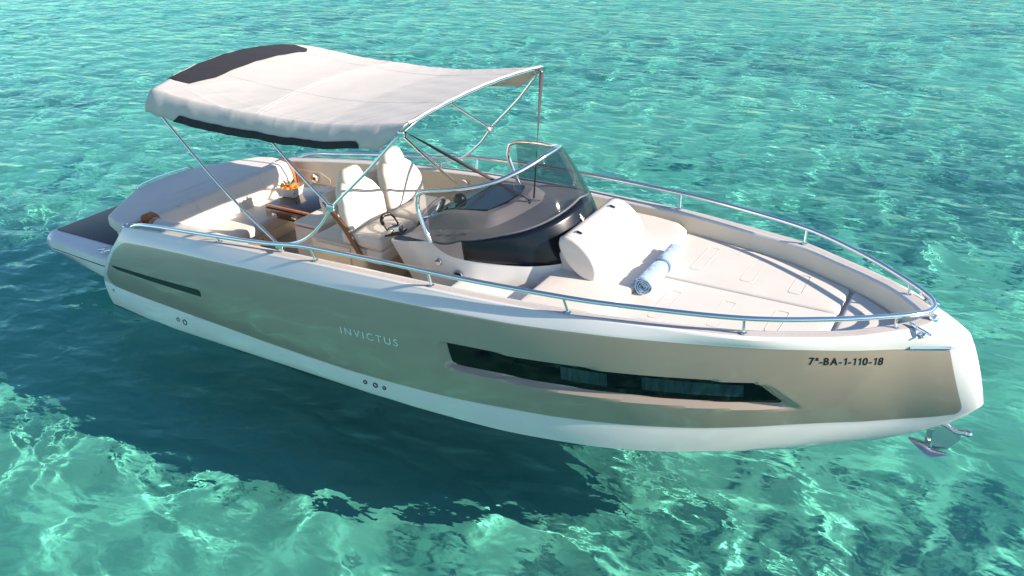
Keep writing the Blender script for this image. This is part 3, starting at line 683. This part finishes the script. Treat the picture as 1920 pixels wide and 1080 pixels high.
q = round_poly([(2.44, 1.34), (2.49, 1.35), (2.72, 1.12), (2.85, .90), (2.82, .86), (2.66, 1.10)], .02)
mb = pillow(q, .018, .004, O=(0, -.585, 0), V=(0, 0, 1), W=(0, 1, 0), step=.08); part('wooden_seat_side', mb, M['brown_wood'], boat)
mb = pillow(rect(1.86, 2.16, -.38, .55, .03), .52, .015, O=(0, 0, .45), step=.2); gal = part('galley_block', mb, M['vinyl'], boat)
mb = MB(); mb.box((1.85, -.387, .93), (2.17, -.379, .945), None, 0, .002); part('galley_trim', mb, M['edge_wood'], gal)
# ---------------------------------------------------------------- table
TZ = .93
mb = MB(); mb.box((1.22, -.105, TZ-.03), (1.80, .64, TZ), None, 0, .008); tab = part('cockpit_table', mb, M['wood'], boat, 'dark varnished folding table with orange teak edging')
mb = MB(); mb.box((1.235, -.112, TZ-.012), (1.80, -.085, TZ+.012), None, 0, .004); mb.box((1.775, -.11, TZ-.10), (1.805, -.085, TZ+.010), None, 0, .004); part('table_edge', mb, M['edge_wood'], tab)
mb = MB(); mb.box((1.24, -.125, TZ-.11), (1.77, -.108, TZ-.018), None, 0, .006); fl = part('folded_leaf', mb, M['wood'], tab)
mb = MB()
for x in (1.36, 1.62):
    mb = MB(); mb.box((x-.03, -.130, TZ-.085), (x+.03, -.122, TZ-.06), None, 0, .003); part('leaf_hinge', mb, M['chrome'], fl)
mb = MB(); mb.box((1.70, -.06, .45), (1.79, .05, TZ-.03), None, 0, .02); part('table_leg', mb, M['cream'], tab); mb = MB(); mb.box((1.72, .30, .45), (1.79, .38, TZ-.03), None, 0, .02); part('table_leg', mb, M['cream'], tab)
# ---------------------------------------------------------------- aft sofa
mb = pillow(rect(.60, 1.13, -.98, .98, .05), .13, .035, .006, O=(0, 0, .57), step=.08); sofa = part('aft_sofa', mb, M['vinyl'], boat, 'white upholstered stern bench')
mb = MB(); mb.box((.60, -.98, .42), (1.10, .98, .575), None, 0, .01); part('sofa_base', mb, M['cream'], sofa)
mb = MB(); mb.box((1.10, -.42, .47), (1.112, -.02, .56), None, 0, .004); part('drawer_front', mb, M['cream'], sofa)
mb = MB().tube(curve([(1.115, -.37, .52), (1.145, -.35, .525), (1.145, -.12, .525), (1.115, -.10, .52)], 16), .012, 8); part('drawer_handle', mb, M['vinyl'], sofa)
sec = round_poly([(.50, .56), (.69, .60), (.665, .86), (.60, .985), (.50, 1.0), (.41, .96), (.40, .80)], [.03, .05, .15, .06, .05, .05, .1], 4)
def back_rows(ys, grow=1., c=(.53, .8)):
    rr = []
    for y in ys:
        bow = .10*(y/.95)**2*0; rr.append(np.c_[c[0]+(sec[:, 0]-c[0])*grow+bow, np.full(len(sec), y), c[1]+(sec[:, 1]-c[1])*grow])
    return np.array(rr)
def capped(R):
    co, F = loft_data(R, close_v=True); n = R.shape[1]; F = list(F)+[tuple(range(n))[::-1], tuple(range((len(R)-1)*n, len(R)*n))]; return MB().add(co, F)
part('sofa_backrest', capped(back_rows(np.linspace(-.90, .90, 12))), M['vinyl'], sofa)
for y0, y1 in ((-.965, -.905), (.905, .965)): part('leather_end_band', capped(back_rows(np.linspace(y0, y1, 4), 1.05)), M['leather'], sofa)
for y in (-.45, .45):
    p = sec[(sec[:, 0] > .5)]; st = MB().tube(np.c_[p[:, 0]+.001, np.full(len(p), y), p[:, 1]], .002, 5); part('backrest_seam', st, M['seam'], sofa)
for y in (-.62, .70):
    mb = MB(); mb.box((.555, y-.035, .985), (.60, y+.035, .993), Matrix.Rotation(0, 4, 'Y'), 0, .003); part('backrest_strap', mb, M['vinyl_grey'], sofa)
# padded roll along the starboard coaming
pr = curve([(.70,-1.02,.955),(1.1,-1.03,.965),(1.6,-1.05,.972),(1.97,-1.06,.965)], 30); rows_ = []
for p in pr:
    a = np.arange(16)*2*np.pi/16; rows_.append(np.stack([np.full(16, p[0]), p[1]+.075*np.cos(a), p[2]+.058*np.sin(a)], -1))
roll = part('coaming_roll', capped(np.array(rows_)), M['vinyl'], boat)
R = np.array([np.stack([np.full(16, x), pr[-1][1]+.078*np.cos(a)*k, pr[-1][2]+.061*np.sin(a)*k], -1) for x, k in ((1.965, 1), (2.03, 1), (2.05, .8))]); part('leather_end_cap', capped(R), M['leather'], roll)
R = np.array([np.stack([np.full(16, x), pr[0][1]+.078*np.cos(a)*k, pr[0][2]+.061*np.sin(a)*k], -1) for x, k in ((.66, .8), (.68, 1), (.73, 1))]); part('leather_end_cap', capped(R), M['leather'], roll)
mb = MB(); mb.box((.60, -1.22, .42), (2.0, -1.02, .90), None, 0, .02); part('coaming_base', mb, M['vinyl'], boat)
# fittings on the far coaming
def wall_disc(name, x, z, r, m, dy=.0):
    i = int(np.argmin(abs(g4[:, 0]-x))); k = (g4[i, 2]-z)/(g4[i, 2]-wl_[i, 2]); y = g4[i, 1]*(1-k)+wl_[i, 1]*k
    Mx = Matrix.Translation((x, y-.002, z)) @ Matrix.Rotation(math.radians(90), 4, 'X'); mb = MB(); mb.lathe([(r, 0), (r, .006), (r*.92, .014), (r*.6, .016), (.001, .016)], Mx, 28); return part(name, mb, m, boat), y
wall_disc('coaming_speaker', 2.82, .985, .075, M['vinyl']); o_, y_ = wall_disc('cup_socket', .84, .78, .055, M['chrome'])
mb = MB(); mb.lathe([(.024, .014), (.02, .02), (.001, .02)], Matrix.Translation((.84, y_, .78)) @ Matrix.Rotation(math.radians(90), 4, 'X'), 18); part('socket_cap', mb, M['black'], o_)
q = densify(round_poly([(.58, .72), (1.05, .72), (1.10, .80), (.95, .87), (.58, .87)], .05), .03); st = MB().tube(np.array([(x, np.interp(x, g4[:, 0], g4[:, 1])-.055-(.9-z)*.09, z) for x, z in q]), .003, 5, closed=True); part('hatch_outline', st, M['seam'], liner)
# ---------------------------------------------------------------- stern: sun pad, platform
so = [(.42, 1.10), (.18, 1.12), (.0, 1.05), (-.20, .72), (-.38, .40), (-.43, .0)]; so = so+[(x, -y) for x, y in so[-2::-1]]
so_r = round_poly(so, [.03, .1, .12, .25, .25, .4, .25, .25, .12, .1, .03], 6)
part('stern_sun_pad', pillow(so_r, .13, .04, .006, O=(0, 0, .80), step=.05), M['vinyl'], boat)
sb = np.array(so_r)*[1, .97]; sb[:, 0] = np.maximum(sb[:, 0]+.03, -.40)
mb = MB(); lo_ = sb.copy(); lo_[:, 0] = np.where(lo_[:, 0] < .3, lo_[:, 0]+.12, lo_[:, 0]); mb.add(*loft_data([np.c_[lo_*[1, .98], np.full(len(sb), .40)], np.c_[sb*.5+lo_*.5, np.full(len(sb), .62)], np.c_[sb, np.full(len(sb), .80)]], close_v=True)); part('engine_cover', mb, M['gel'], boat)
mb = MB(); mb.tube(curve([(-.36, -.40, .92), (-.385, -.35, .945), (-.425, 0, .95), (-.385, .35, .945), (-.36, .40, .92)], 30), .008, 8); part('grab_rail', mb, M['chrome'], boat)
def plat(x, k):   # cross section from centre top to outer edge and underneath
    w = np.interp(x, [-1.30, -1.26, -1.1, -.3, .15], [.93, .99, 1.03, 1.07, 1.09]); zb = np.interp(x, [-1.3, -.3, .15], [.27, .12, .06])
    return [(x, 0, .45), (x, .84, .45), (x, .88, .447), (x, w-.045, .435), (x, w-.01, .405), (x, w, .335), (x, w-.012, .325), (x, w-.004, .31), (x, w-.03, zb+.05), (x, w-.16, zb-.02), (x, 0, zb-.06)]
xp = [-1.30, -1.285, -1.25, -1.1, -.8, -.5, -.2, .12]; R = np.array([plat(x, 0) for x in xp]); R[0, :, 2] = R[0, :, 2]*.6+.33*.4; R[0, :, 1] *= .985
plm = mirrored('swim_platform', R, M['gel'], boat, 'white swim platform with a dark teak top', 40)
cap = np.array([R[0], R[0]*[1, 0, 1]+[0, 0, 0]]); mirrored('platform_end', cap, M['gel'], plm)
mb = MB(); mb.box((-1.25, -.845, .452), (.10, .845, .460), None, 0, .002); part('teak_deck', mb, M['teak'], plm)
for sgn in (-1, 1):
    mb = MB().tube([(x, sgn*np.interp(x, [-1.26, -1.1, -.3, -.12], [.985, 1.026, 1.066, 1.075]), .329) for x in (-1.26, -1.1, -.7, -.3, -.12)], .008, 6); part('rubbing_strip', mb, M['black'], plm)
def cleat(p, yaw, L, parent, tilt=0.):
    Mx = Matrix.Translation(p) @ Matrix.Rotation(yaw, 4, 'Z') @ Matrix.Rotation(tilt, 4, 'X'); mb = MB()
    mb.box((-L*.26, -.018, -.002), (L*.26, .018, .012), Mx, 0, .004)
    for s in (-1, 1): mb.tube([tuple(Mx @ Vector((s*L*.16, 0, .0))), tuple(Mx @ Vector((s*L*.2, 0, .035)))], .011, 8)
    mb.tube([tuple(Mx @ Vector((s*L*.5, 0, .038+.006*abs(s)))) for s in (-1, -.6, 0, .6, 1)], [.007, .012, .014, .012, .007], 8); return part('mooring_cleat', mb, M['chrome'], parent)
cleat((-.22, -1.0, .46), math.radians(62), .20, plm); cleat((-.22, 1.0, .46), math.radians(-62), .20, plm)
for s in (-1, 1):
    cleat((7.40, s*.255, 1.142), math.radians(-38*-s if s < 0 else 38*-1), .19, deck)
    mb = MB(); mb.lathe([(.026, 0), (.03, .006), (.022, .012), (.014, .006), (.001, .004)], Matrix.Translation((.47, s*1.19, .955)) @ Matrix.Rotation(s*-.4, 4, 'X'), 18); part('fairlead', mb, M['chrome'], deck)
mb = MB()
for d in (-.022, .022): bar(mb, (7.52, d-.045, 1.128), (7.63, d-.035, 1.083), .009, .006)
for d in (-.012, .012): bar(mb, (7.575+d, -.066, 1.1065-d*.4), (7.575+d, -.014, 1.1065-d*.4), .009, .006)
part('bow_emblem', mb, M['chrome'], deck)
mb = MB(); mb.lathe([(.03, 0), (.032, .03), (.02, .05), (.001, .052)], Matrix.Translation((7.46, -.03, 1.15)), 16); part('bow_light', mb, M['chrome'], deck)
# ---------------------------------------------------------------- guard rail
ST = [(2.923,1.245,1.140),(4.057,1.222,1.163),(5.18,1.132,1.170),(6.366,.85,1.176),(7.25,.285,1.168)]
rp = curve([(.55,1.185,.955),(.66,1.20,1.0),(.80,1.215,1.03),(1.04,1.225,1.058),(1.641,1.262,1.125),(2.415,1.284,1.205),(2.923,1.286,1.272),(4.057,1.268,1.302),(5.18,1.172,1.306),(5.8,1.04,1.304),(6.366,.872,1.30),(6.85,.60,1.285),(7.2,.33,1.268),(7.36,.18,1.257),(7.43,.08,1.252),(7.45,0,1.25)], 160)
rr = rp.copy(); rr[:, 1] *= -1
rail = part('guard_rail', MB().tube(np.vstack([rr, rp[::-1][1:]]), .0185, 12), M['chrome'], boat, 'polished steel guard rail round the bow')
for s in (-1, 1):
    for x, y, z in [(1.80, 1.232, 1.075)]+ST:
        i = int(np.argmin(abs(rp[:, 0]-x))); t = rp[i]; mb = MB().tube([(x, s*y, z), (t[0]+.003, s*t[1], t[2]-.012)], .0115, 10); mb.lathe([(.024, 0), (.024, .006), (.014, .012), (.001, .012)], Matrix.Translation((x, s*y, z)), 14); part('stanchion', mb, M['chrome'], rail)
# ---------------------------------------------------------------- bimini awning
aw = part('awning', None, [], boat) if False else None
NX, NYs = 200, 181
def can_z(x, y):
    a = np.clip((x-1.0)/2.79, 0, 1); edge = 2.295+.045*np.clip((x-3.0)/.8, 0, 1)+.0*a; cam_ = np.interp(x, [.9, 1.1, 2.4, 3.79], [.15, .14, .09, .055])
    sag = .08*np.sin(np.pi*a)**1.0*(1-.12*np.exp(-((x-2.25)/.22)**2)); aft = -.20*np.clip((1.06-x)/.22, 0, 1)**1.8
    rg_ = lambda q: (1-np.abs(np.sin(q)))**3
    e_ = np.clip((abs(y)-.35)/.65, 0, 1)
    wr = .0022*rg_(13*x+9*abs(y)+1.6*np.sin(2.3*x))*e_+.006*rg_(8*(abs(y)-1.0)+3.1*(x-1)+.8*np.sin(3*x))*e_**3*np.clip((x-1.1)/.4,0,1)+.003*rg_(21*(abs(y)-.13*x)+1.2*np.sin(2.1*x))*e_*e_+.0022*rg_(11*y-5*x+1.5*np.sin(3*x+y))+.0015*np.sin(23*y+6*np.sin(1.7*x))
    return edge+cam_*(1-(y/1.06)**2)-sag+aft+wr
xs_ = np.r_[np.linspace(.84, 1.10, 14), np.linspace(1.14, 3.80, NX-14)]
yy = np.sin(np.linspace(-np.pi/2, np.pi/2, NYs))*1.03
hem = lambda x: np.interp(x, [.84, .87, .91, .96, 1.05, 1.3, 3.35, 3.45, 3.55, 3.68, 3.80], [.03, .07, .115, .16, .20, .215, .17, .175, .19, .10, .012])
V_, F_ = [], []
prof = [(.02, -.012), (.04, -.035), (.052, -.07), (.057, -.11)]
rows_ = []
for x in xs_:
    taper = np.interp(x, [.84, .90, 1.0, 1.1], [.90, .955, .99, 1.0]); line = []; ze = can_z(x, 1.03); H = hem(x)
    fold = .010*math.sin(13*x)+.006*math.sin(29*x+1)
    dn = [( .018, -.10), (.040, -.30), (.052, -.55), (.056, -.8), (.057, -1.0)]
    L_ = [(x, -(1.03+o+fold*abs(z)*.6)*taper, ze+z*H) for o, z in dn][::-1]; R_l = [(x, (1.03+o+fold*abs(z)*.6)*taper, ze+z*H) for o, z in dn]
    line = L_+[(x, y*taper, can_z(x, y)) for y in yy]+R_l
    if x > 3.7: line = [(p[0]+.0, p[1], p[2]) for p in line]
    rows_.append(line)
R = np.array(rows_); mi = []
co, F = loft_data(R); n = R.shape[1]
cm = mesh_of('canopy', co, F); canopy = None
frame_p = lambda pts, r=.0125, nn=24: MB().tube(curve(pts, nn), r, 10)
fb = [(3.79, y, can_z(3.79, y)-.018 if abs(y) < 1.02 else 0) for y in np.linspace(-1.01, 1.01, 21)]
fbow = [(3.13, -1.215, 1.63), (3.5, -1.15, 1.99), (3.74, -1.075, 2.26)]+fb[1:-1]+[(3.74, 1.075, 2.26), (3.5, 1.15, 1.99), (3.13, 1.215, 1.63)]
bim = part('awning_frame', MB().tube(resample(np.array(fbow), 80), .0125, 10), M['chrome'], boat, 'folding steel frame of the sun awning')
canopy = part('awning_canopy', cm, M['canvas'], boat, 'cream canvas awning with dark mesh panels'); md = canopy.modifiers.new('thickness', 'SOLIDIFY'); md.thickness = .003; md.offset = 0
for s in (-1, 1):
    part('frame_leg', frame_p([(3.13, s*1.215, 1.63), (3.02, s*1.22, 1.48), (2.78, s*1.21, 1.28), (2.49, s*1.20, 1.165)]), M['chrome'], bim)
    part('frame_leg', frame_p([(2.49, s*1.20, 1.165), (1.9, s*1.15, 1.52), (1.05, s*1.04, 2.12)]), M['chrome'], bim)
    part('frame_leg', frame_p([(3.13, s*1.215, 1.63), (2.75, s*1.14, 1.84), (2.25, s*1.03, 2.14)]), M['chrome'], bim)
    mb = MB(); mb.box((3.09, s*1.215-.02, 1.60), (3.165, s*1.215+.02, 1.66), None, 0, .012); part('frame_joint', mb, M['chrome'], bim)
    mb = MB(); mb.box((2.45, s*1.20-.018, 1.12), (2.53, s*1.20+.018, 1.185), None, 0, .01); part('frame_foot', mb, M['chrome'], bim)
    mb = MB(); mb.box((3.74, s*1.075-.02, 2.255), (3.80, s*1.075+.02, 2.30), None, 0, .008); part('frame_joint', mb, M['chrome'], bim)
    # strap from each front corner to the anchorage on the dash
    a, b = np.array([3.79, s*1.07, 2.30]), np.array([4.27, s*.03, 1.485]); d = b-a; d /= np.linalg.norm(d); sd = np.cross(d, (0, 0, 1)); sd /= np.linalg.norm(sd); up_ = np.cross(sd, d); rows_ = []
    for t in np.linspace(0, 1, 30):
        tw = (2.6*t if s < 0 else .3+2.2*t); w_ = .020*(1-.55*t); p = a+(b-a)*t; dd = math.cos(tw)*sd+math.sin(tw)*up_; rows_.append([p-dd*w_, p, p+dd*w_])
    o = part('awning_strap', loft('awning_strap', rows_), M['strap'], bim); md = o.modifiers.new('thickness', 'SOLIDIFY'); md.thickness = .003
for x in (2.25, 1.04):
    pts = [(x, y, can_z(x, y)-.016) for y in np.linspace(-1.0, 1.0, 21)]; part('frame_bow', MB().tube(pts, .0125, 10), M['chrome'], bim)
part('frame_brace', frame_p([(3.76, -1.06, 2.27), (3.3, 0, 1.63), (2.86, 1.07, 1.0)]), M['chrome'], bim)
# dark mesh panels sewn into the aft edge and the side hems
def can_patch(poly, off=.008, ny=160):
    y0, y1 = poly[:, 1].min(), poly[:, 1].max(); rows_ = []
    for y in np.linspace(y0+.002, y1-.002, ny):
        z = []
        for i in range(len(poly)):
            a, b = poly[i], poly[(i+1) % len(poly)]
            if (a[1]-y)*(b[1]-y) <= 0 and abs(a[1]-b[1]) > 1e-9: z.append(a[0]+(b[0]-a[0])*(y-a[1])/(b[1]-a[1]))
        rows_.append([(x, y*np.interp(x, [.84, .90, 1.0, 1.1], [.90, .955, .99, 1.0]), can_z(x, y)+off) for x in np.linspace(min(z), max(z), 40)])
    return rows_
ap = arr([(.862, -.84), (.862, .84), (1.30, .70), (1.40, .58), (1.40, -.62), (1.28, -.82)]); ap = densify(ap, .05)
awp = part('aft_mesh_panel', loft('aft_mesh_panel', can_patch(ap)), M['navy'], canopy)
st = MB()
st.tube([(.99, y, can_z(.99, y)+.009) for y in np.linspace(-.74, .74, 160)], .003, 5)
part('panel_stitching', st, M['seam'], canopy)
for s in (-1, 1):
    rows_ = []
    for x in np.linspace(1.31, 3.36, 200):
        H = hem(x); ze = can_z(x, 1.03); k = np.clip((x-1.31)/.09, 0, 1)*np.clip((3.36-x)/.05+.5, 0, 1); top = -1+.33*max(.05, k); fold = .010*math.sin(13*x)+.006*math.sin(29*x+1)
        rows_.append([(x, s*(1.03+.064+fold*.6*abs(z)), ze+z*H) for z in np.linspace(-1.02, top, 4)])
    part('side_mesh_strip', loft('side_mesh_strip', rows_), M['navy'], canopy)
# sewn seams of the awning
for y in (-.52, .52):
    part('cloth_seam', MB().tube([(x, y, can_z(x, y)+.0022) for x in np.linspace(1.44, 3.78, 120)], .0012, 5), M['seam'], canopy)
for x in (2.25, 2.29):
    part('cloth_seam', MB().tube([(x, y, can_z(x, y)+.0022) for y in np.linspace(-1.02, 1.02, 120)], .0012, 5), M['seam'], canopy)
# front hem rope
rows_ = [(3.80, y, can_z(3.79, y)+.004) for y in np.linspace(-1.03, 1.03, 40)]
part('front_hem', MB().tube(rows_, .009, 8), M['canvas'], canopy)
# ---------------------------------------------------------------- loose things aboard
# rolled towel
def spiral_section(n=130, turns=3.6, r0=.012, r1=.074):
    t = np.linspace(0, 1, n); a = t*turns*2*np.pi; r = r0+(r1-r0)*t; return np.stack([r*np.cos(a-1.2), r*np.sin(a-1.2)], -1)
sp_ = spiral_section(); rows_ = []; L_ = .74; a0 = np.array([5.452, -.405, 1.118]); a1 = np.array([5.452, .325, 1.118])
for t in np.linspace(0, 1, 60):
    k = 1-.20*math.exp(-((t-.56)/.045)**2)+.035*math.sin(7*t)+.02*math.sin(19*t+1); p = a0+(a1-a0)*t
    ph = .25*math.sin(4*t); q = sp_*k; q = np.stack([q[:, 0]*math.cos(ph)-q[:, 1]*math.sin(ph), (q[:, 0]*math.sin(ph)+q[:, 1]*math.cos(ph))*.93], -1)
    e = (.012*np.sin(np.arange(len(q))*.35) if t in (0, 1) else 0)
    rows_.append(np.stack([p[0]+q[:, 0], np.full(len(q), p[1])+e, p[2]+q[:, 1]], -1))
towel = thing('rolled_towel', 'pale blue towel rolled up on the foredeck sun cushion', 'towel', me=loft('rolled_towel', rows_), m=M['towel'])
md = towel.modifiers.new('thickness', 'SOLIDIFY'); md.thickness = .011; md.offset = 0
tx_ = bpy.data.textures.new('towel_pile', 'CLOUDS'); tx_.noise_scale = .035
md = towel.modifiers.new('pile', 'DISPLACE'); md.texture = tx_; md.strength = .012; md.mid_level = .5
R = []
for d in (-.016, 0, .016):
    a = np.arange(40)*2*np.pi/40; rr_ = .0655-.002*abs(d)/.016; R.append(np.stack([5.452+rr_*np.cos(a), np.full(40, a0[1]+.56*.73+d)+.006*np.sin(3*a), 1.118+rr_*.93*np.sin(a)], -1))
bnd = part('towel_tie', loft('towel_tie', R, close_v=True), mat('slate_blue_band', (.16,.22,.36), .9), towel, 'slate blue band tied round the middle'); md = bnd.modifiers.new('thickness', 'SOLIDIFY'); md.thickness = .006
# card tray of oranges on the table
bc = Vector((1.26, .235, TZ)); Rb = Matrix.Translation(bc) @ Matrix.Rotation(math.radians(12), 4, 'Z')
def tray_rows(k, z): return [tuple(Rb @ Vector((x*k, y*k, z))) for x, y in round_poly([(-.12, -.10), (.12, -.10), (.12, .10), (-.12, .10)], .018, 3)]
R = np.array([tray_rows(.80, .003), tray_rows(.90, .05), tray_rows(1.0, .098), tray_rows(.975, .098), tray_rows(.87, .05), tray_rows(.775, .012)]); co, F = loft_data(R, close_v=True); n = R.shape[1]
mb = MB(); mb.add(co, list(F)+[tuple(range(n))[::-1], tuple(range(5*n, 6*n))]); tray = thing('fruit_tray', 'white card tray filled with oranges on the dark cockpit table', 'tray', me=mb, m=M['paper'])
mb = MB(); mb.box((.085, -.0985, .035), (.112, -.0955, .08), Rb @ Matrix.Rotation(-.16, 4, 'X'), 0, .001); part('tray_mark', mb, M['black'], tray)
spots = [(-.062, -.05, .07), (.0, -.055, .072), (.062, -.045, .07), (-.055, .03, .073), (.01, .02, .082), (.068, .03, .07), (-.01, .075, .07)]
om = MB(); pr_ = [(.032*math.sin(t), -.032*math.cos(t)) for t in np.linspace(.06, math.pi-.06, 12)]; om.lathe(pr_, None, 18); ome = om.mesh('orange', 60); ome.materials.append(M['orange'])
for k, (x, y, z) in enumerate(spots):
    o = thing('orange', 'small orange heaped in the white card tray', 'orange', tuple(Rb @ Vector((x, y, z))), 'oranges in the card tray'); bpy.data.objects.remove(o)
    o = bpy.data.objects.new('orange', ome); COL.objects.link(o); o.location = Rb @ Vector((x, y, z)); o['label'] = 'small orange heaped in the white card tray'; o['category'] = 'orange'; o['group'] = 'oranges in the card tray'
    if k in (0, 4, 6, 3):
        lf = MB()
        for a in (0, 2.2, 4.1):
            d = Vector((math.cos(a+k), math.sin(a+k), .75)); s = d.cross(Vector((0, 0, 1))).normalized(); p0 = Vector((0, 0, .028)); L = .05+.012*k/6
            lf.add([p0, p0+d*L*.5+s*.014, p0+d*L, p0+d*L*.5-s*.014], [(0, 1, 2, 3)])
        part('leaf_sprig', lf, M['leaf'], o)
# anchor hanging under the stem
mb = MB(); A = lambda x, y, z: (x, y, z)
mb.tube(curve([(7.56,-.0,.36),(7.70,-.015,.345),(7.77,-.025,.318),(7.83,-.03,.335)], 16), [.028]*6+[.021]*10, 8)
anc = thing('anchor', 'polished steel plough anchor hanging below the bow just above the water', 'anchor', me=mb, m=M['steel'])
mb = MB(); mb.lathe([(.001,-.022),(.024,-.018),(.031,0),(.024,.018),(.001,.022)], Matrix.Translation((7.84,-.03,.335)), 16); part('anchor_swivel', mb, M['steel'], anc)
mb = MB(); mb.box((7.575,-.035,.13), (7.62,-.015,.30), None, 0, .01); part('anchor_shank', mb, M['steel'], anc)
def thick(poly, off):
    a = [Vector(p) for p in poly]; n = (a[1]-a[0]).cross(a[2]-a[0]).normalized()*off; k = len(a)
    return [tuple(p) for p in a]+[tuple(p+n) for p in a], [tuple(range(k)), tuple(range(k, 2*k))[::-1]]+[(i, k+i, k+(i+1) % k, (i+1) % k) for i in range(k)]
mb = MB(); mb.add(*thick([(7.60,-.02,.30),(7.72,-.01,.335),(7.80,-.01,.285),(7.80,-.01,.245),(7.735,-.03,.155),(7.64,-.06,.135)], .008)); part('anchor_plate', mb, M['steel'], anc)
fl_ = curve([(7.47,-.06,.185),(7.56,-.09,.170),(7.65,-.11,.145),(7.74,-.10,.155)], 20); mb = MB(); rows_ = []
for i, p in enumerate(fl_):
    w_ = .042*math.sin(math.pi*(.08+.86*i/19)); a = np.arange(10)*2*np.pi/10; rows_.append(np.stack([np.full(10, p[0]), p[1]+w_*np.cos(a), p[2]+.016*np.sin(a)*(w_/.042)+.4*w_*np.cos(a)], -1))
co, F = loft_data(np.array(rows_), close_v=True); mb.add(co, F); part('anchor_fluke', mb, M['steel'], anc)
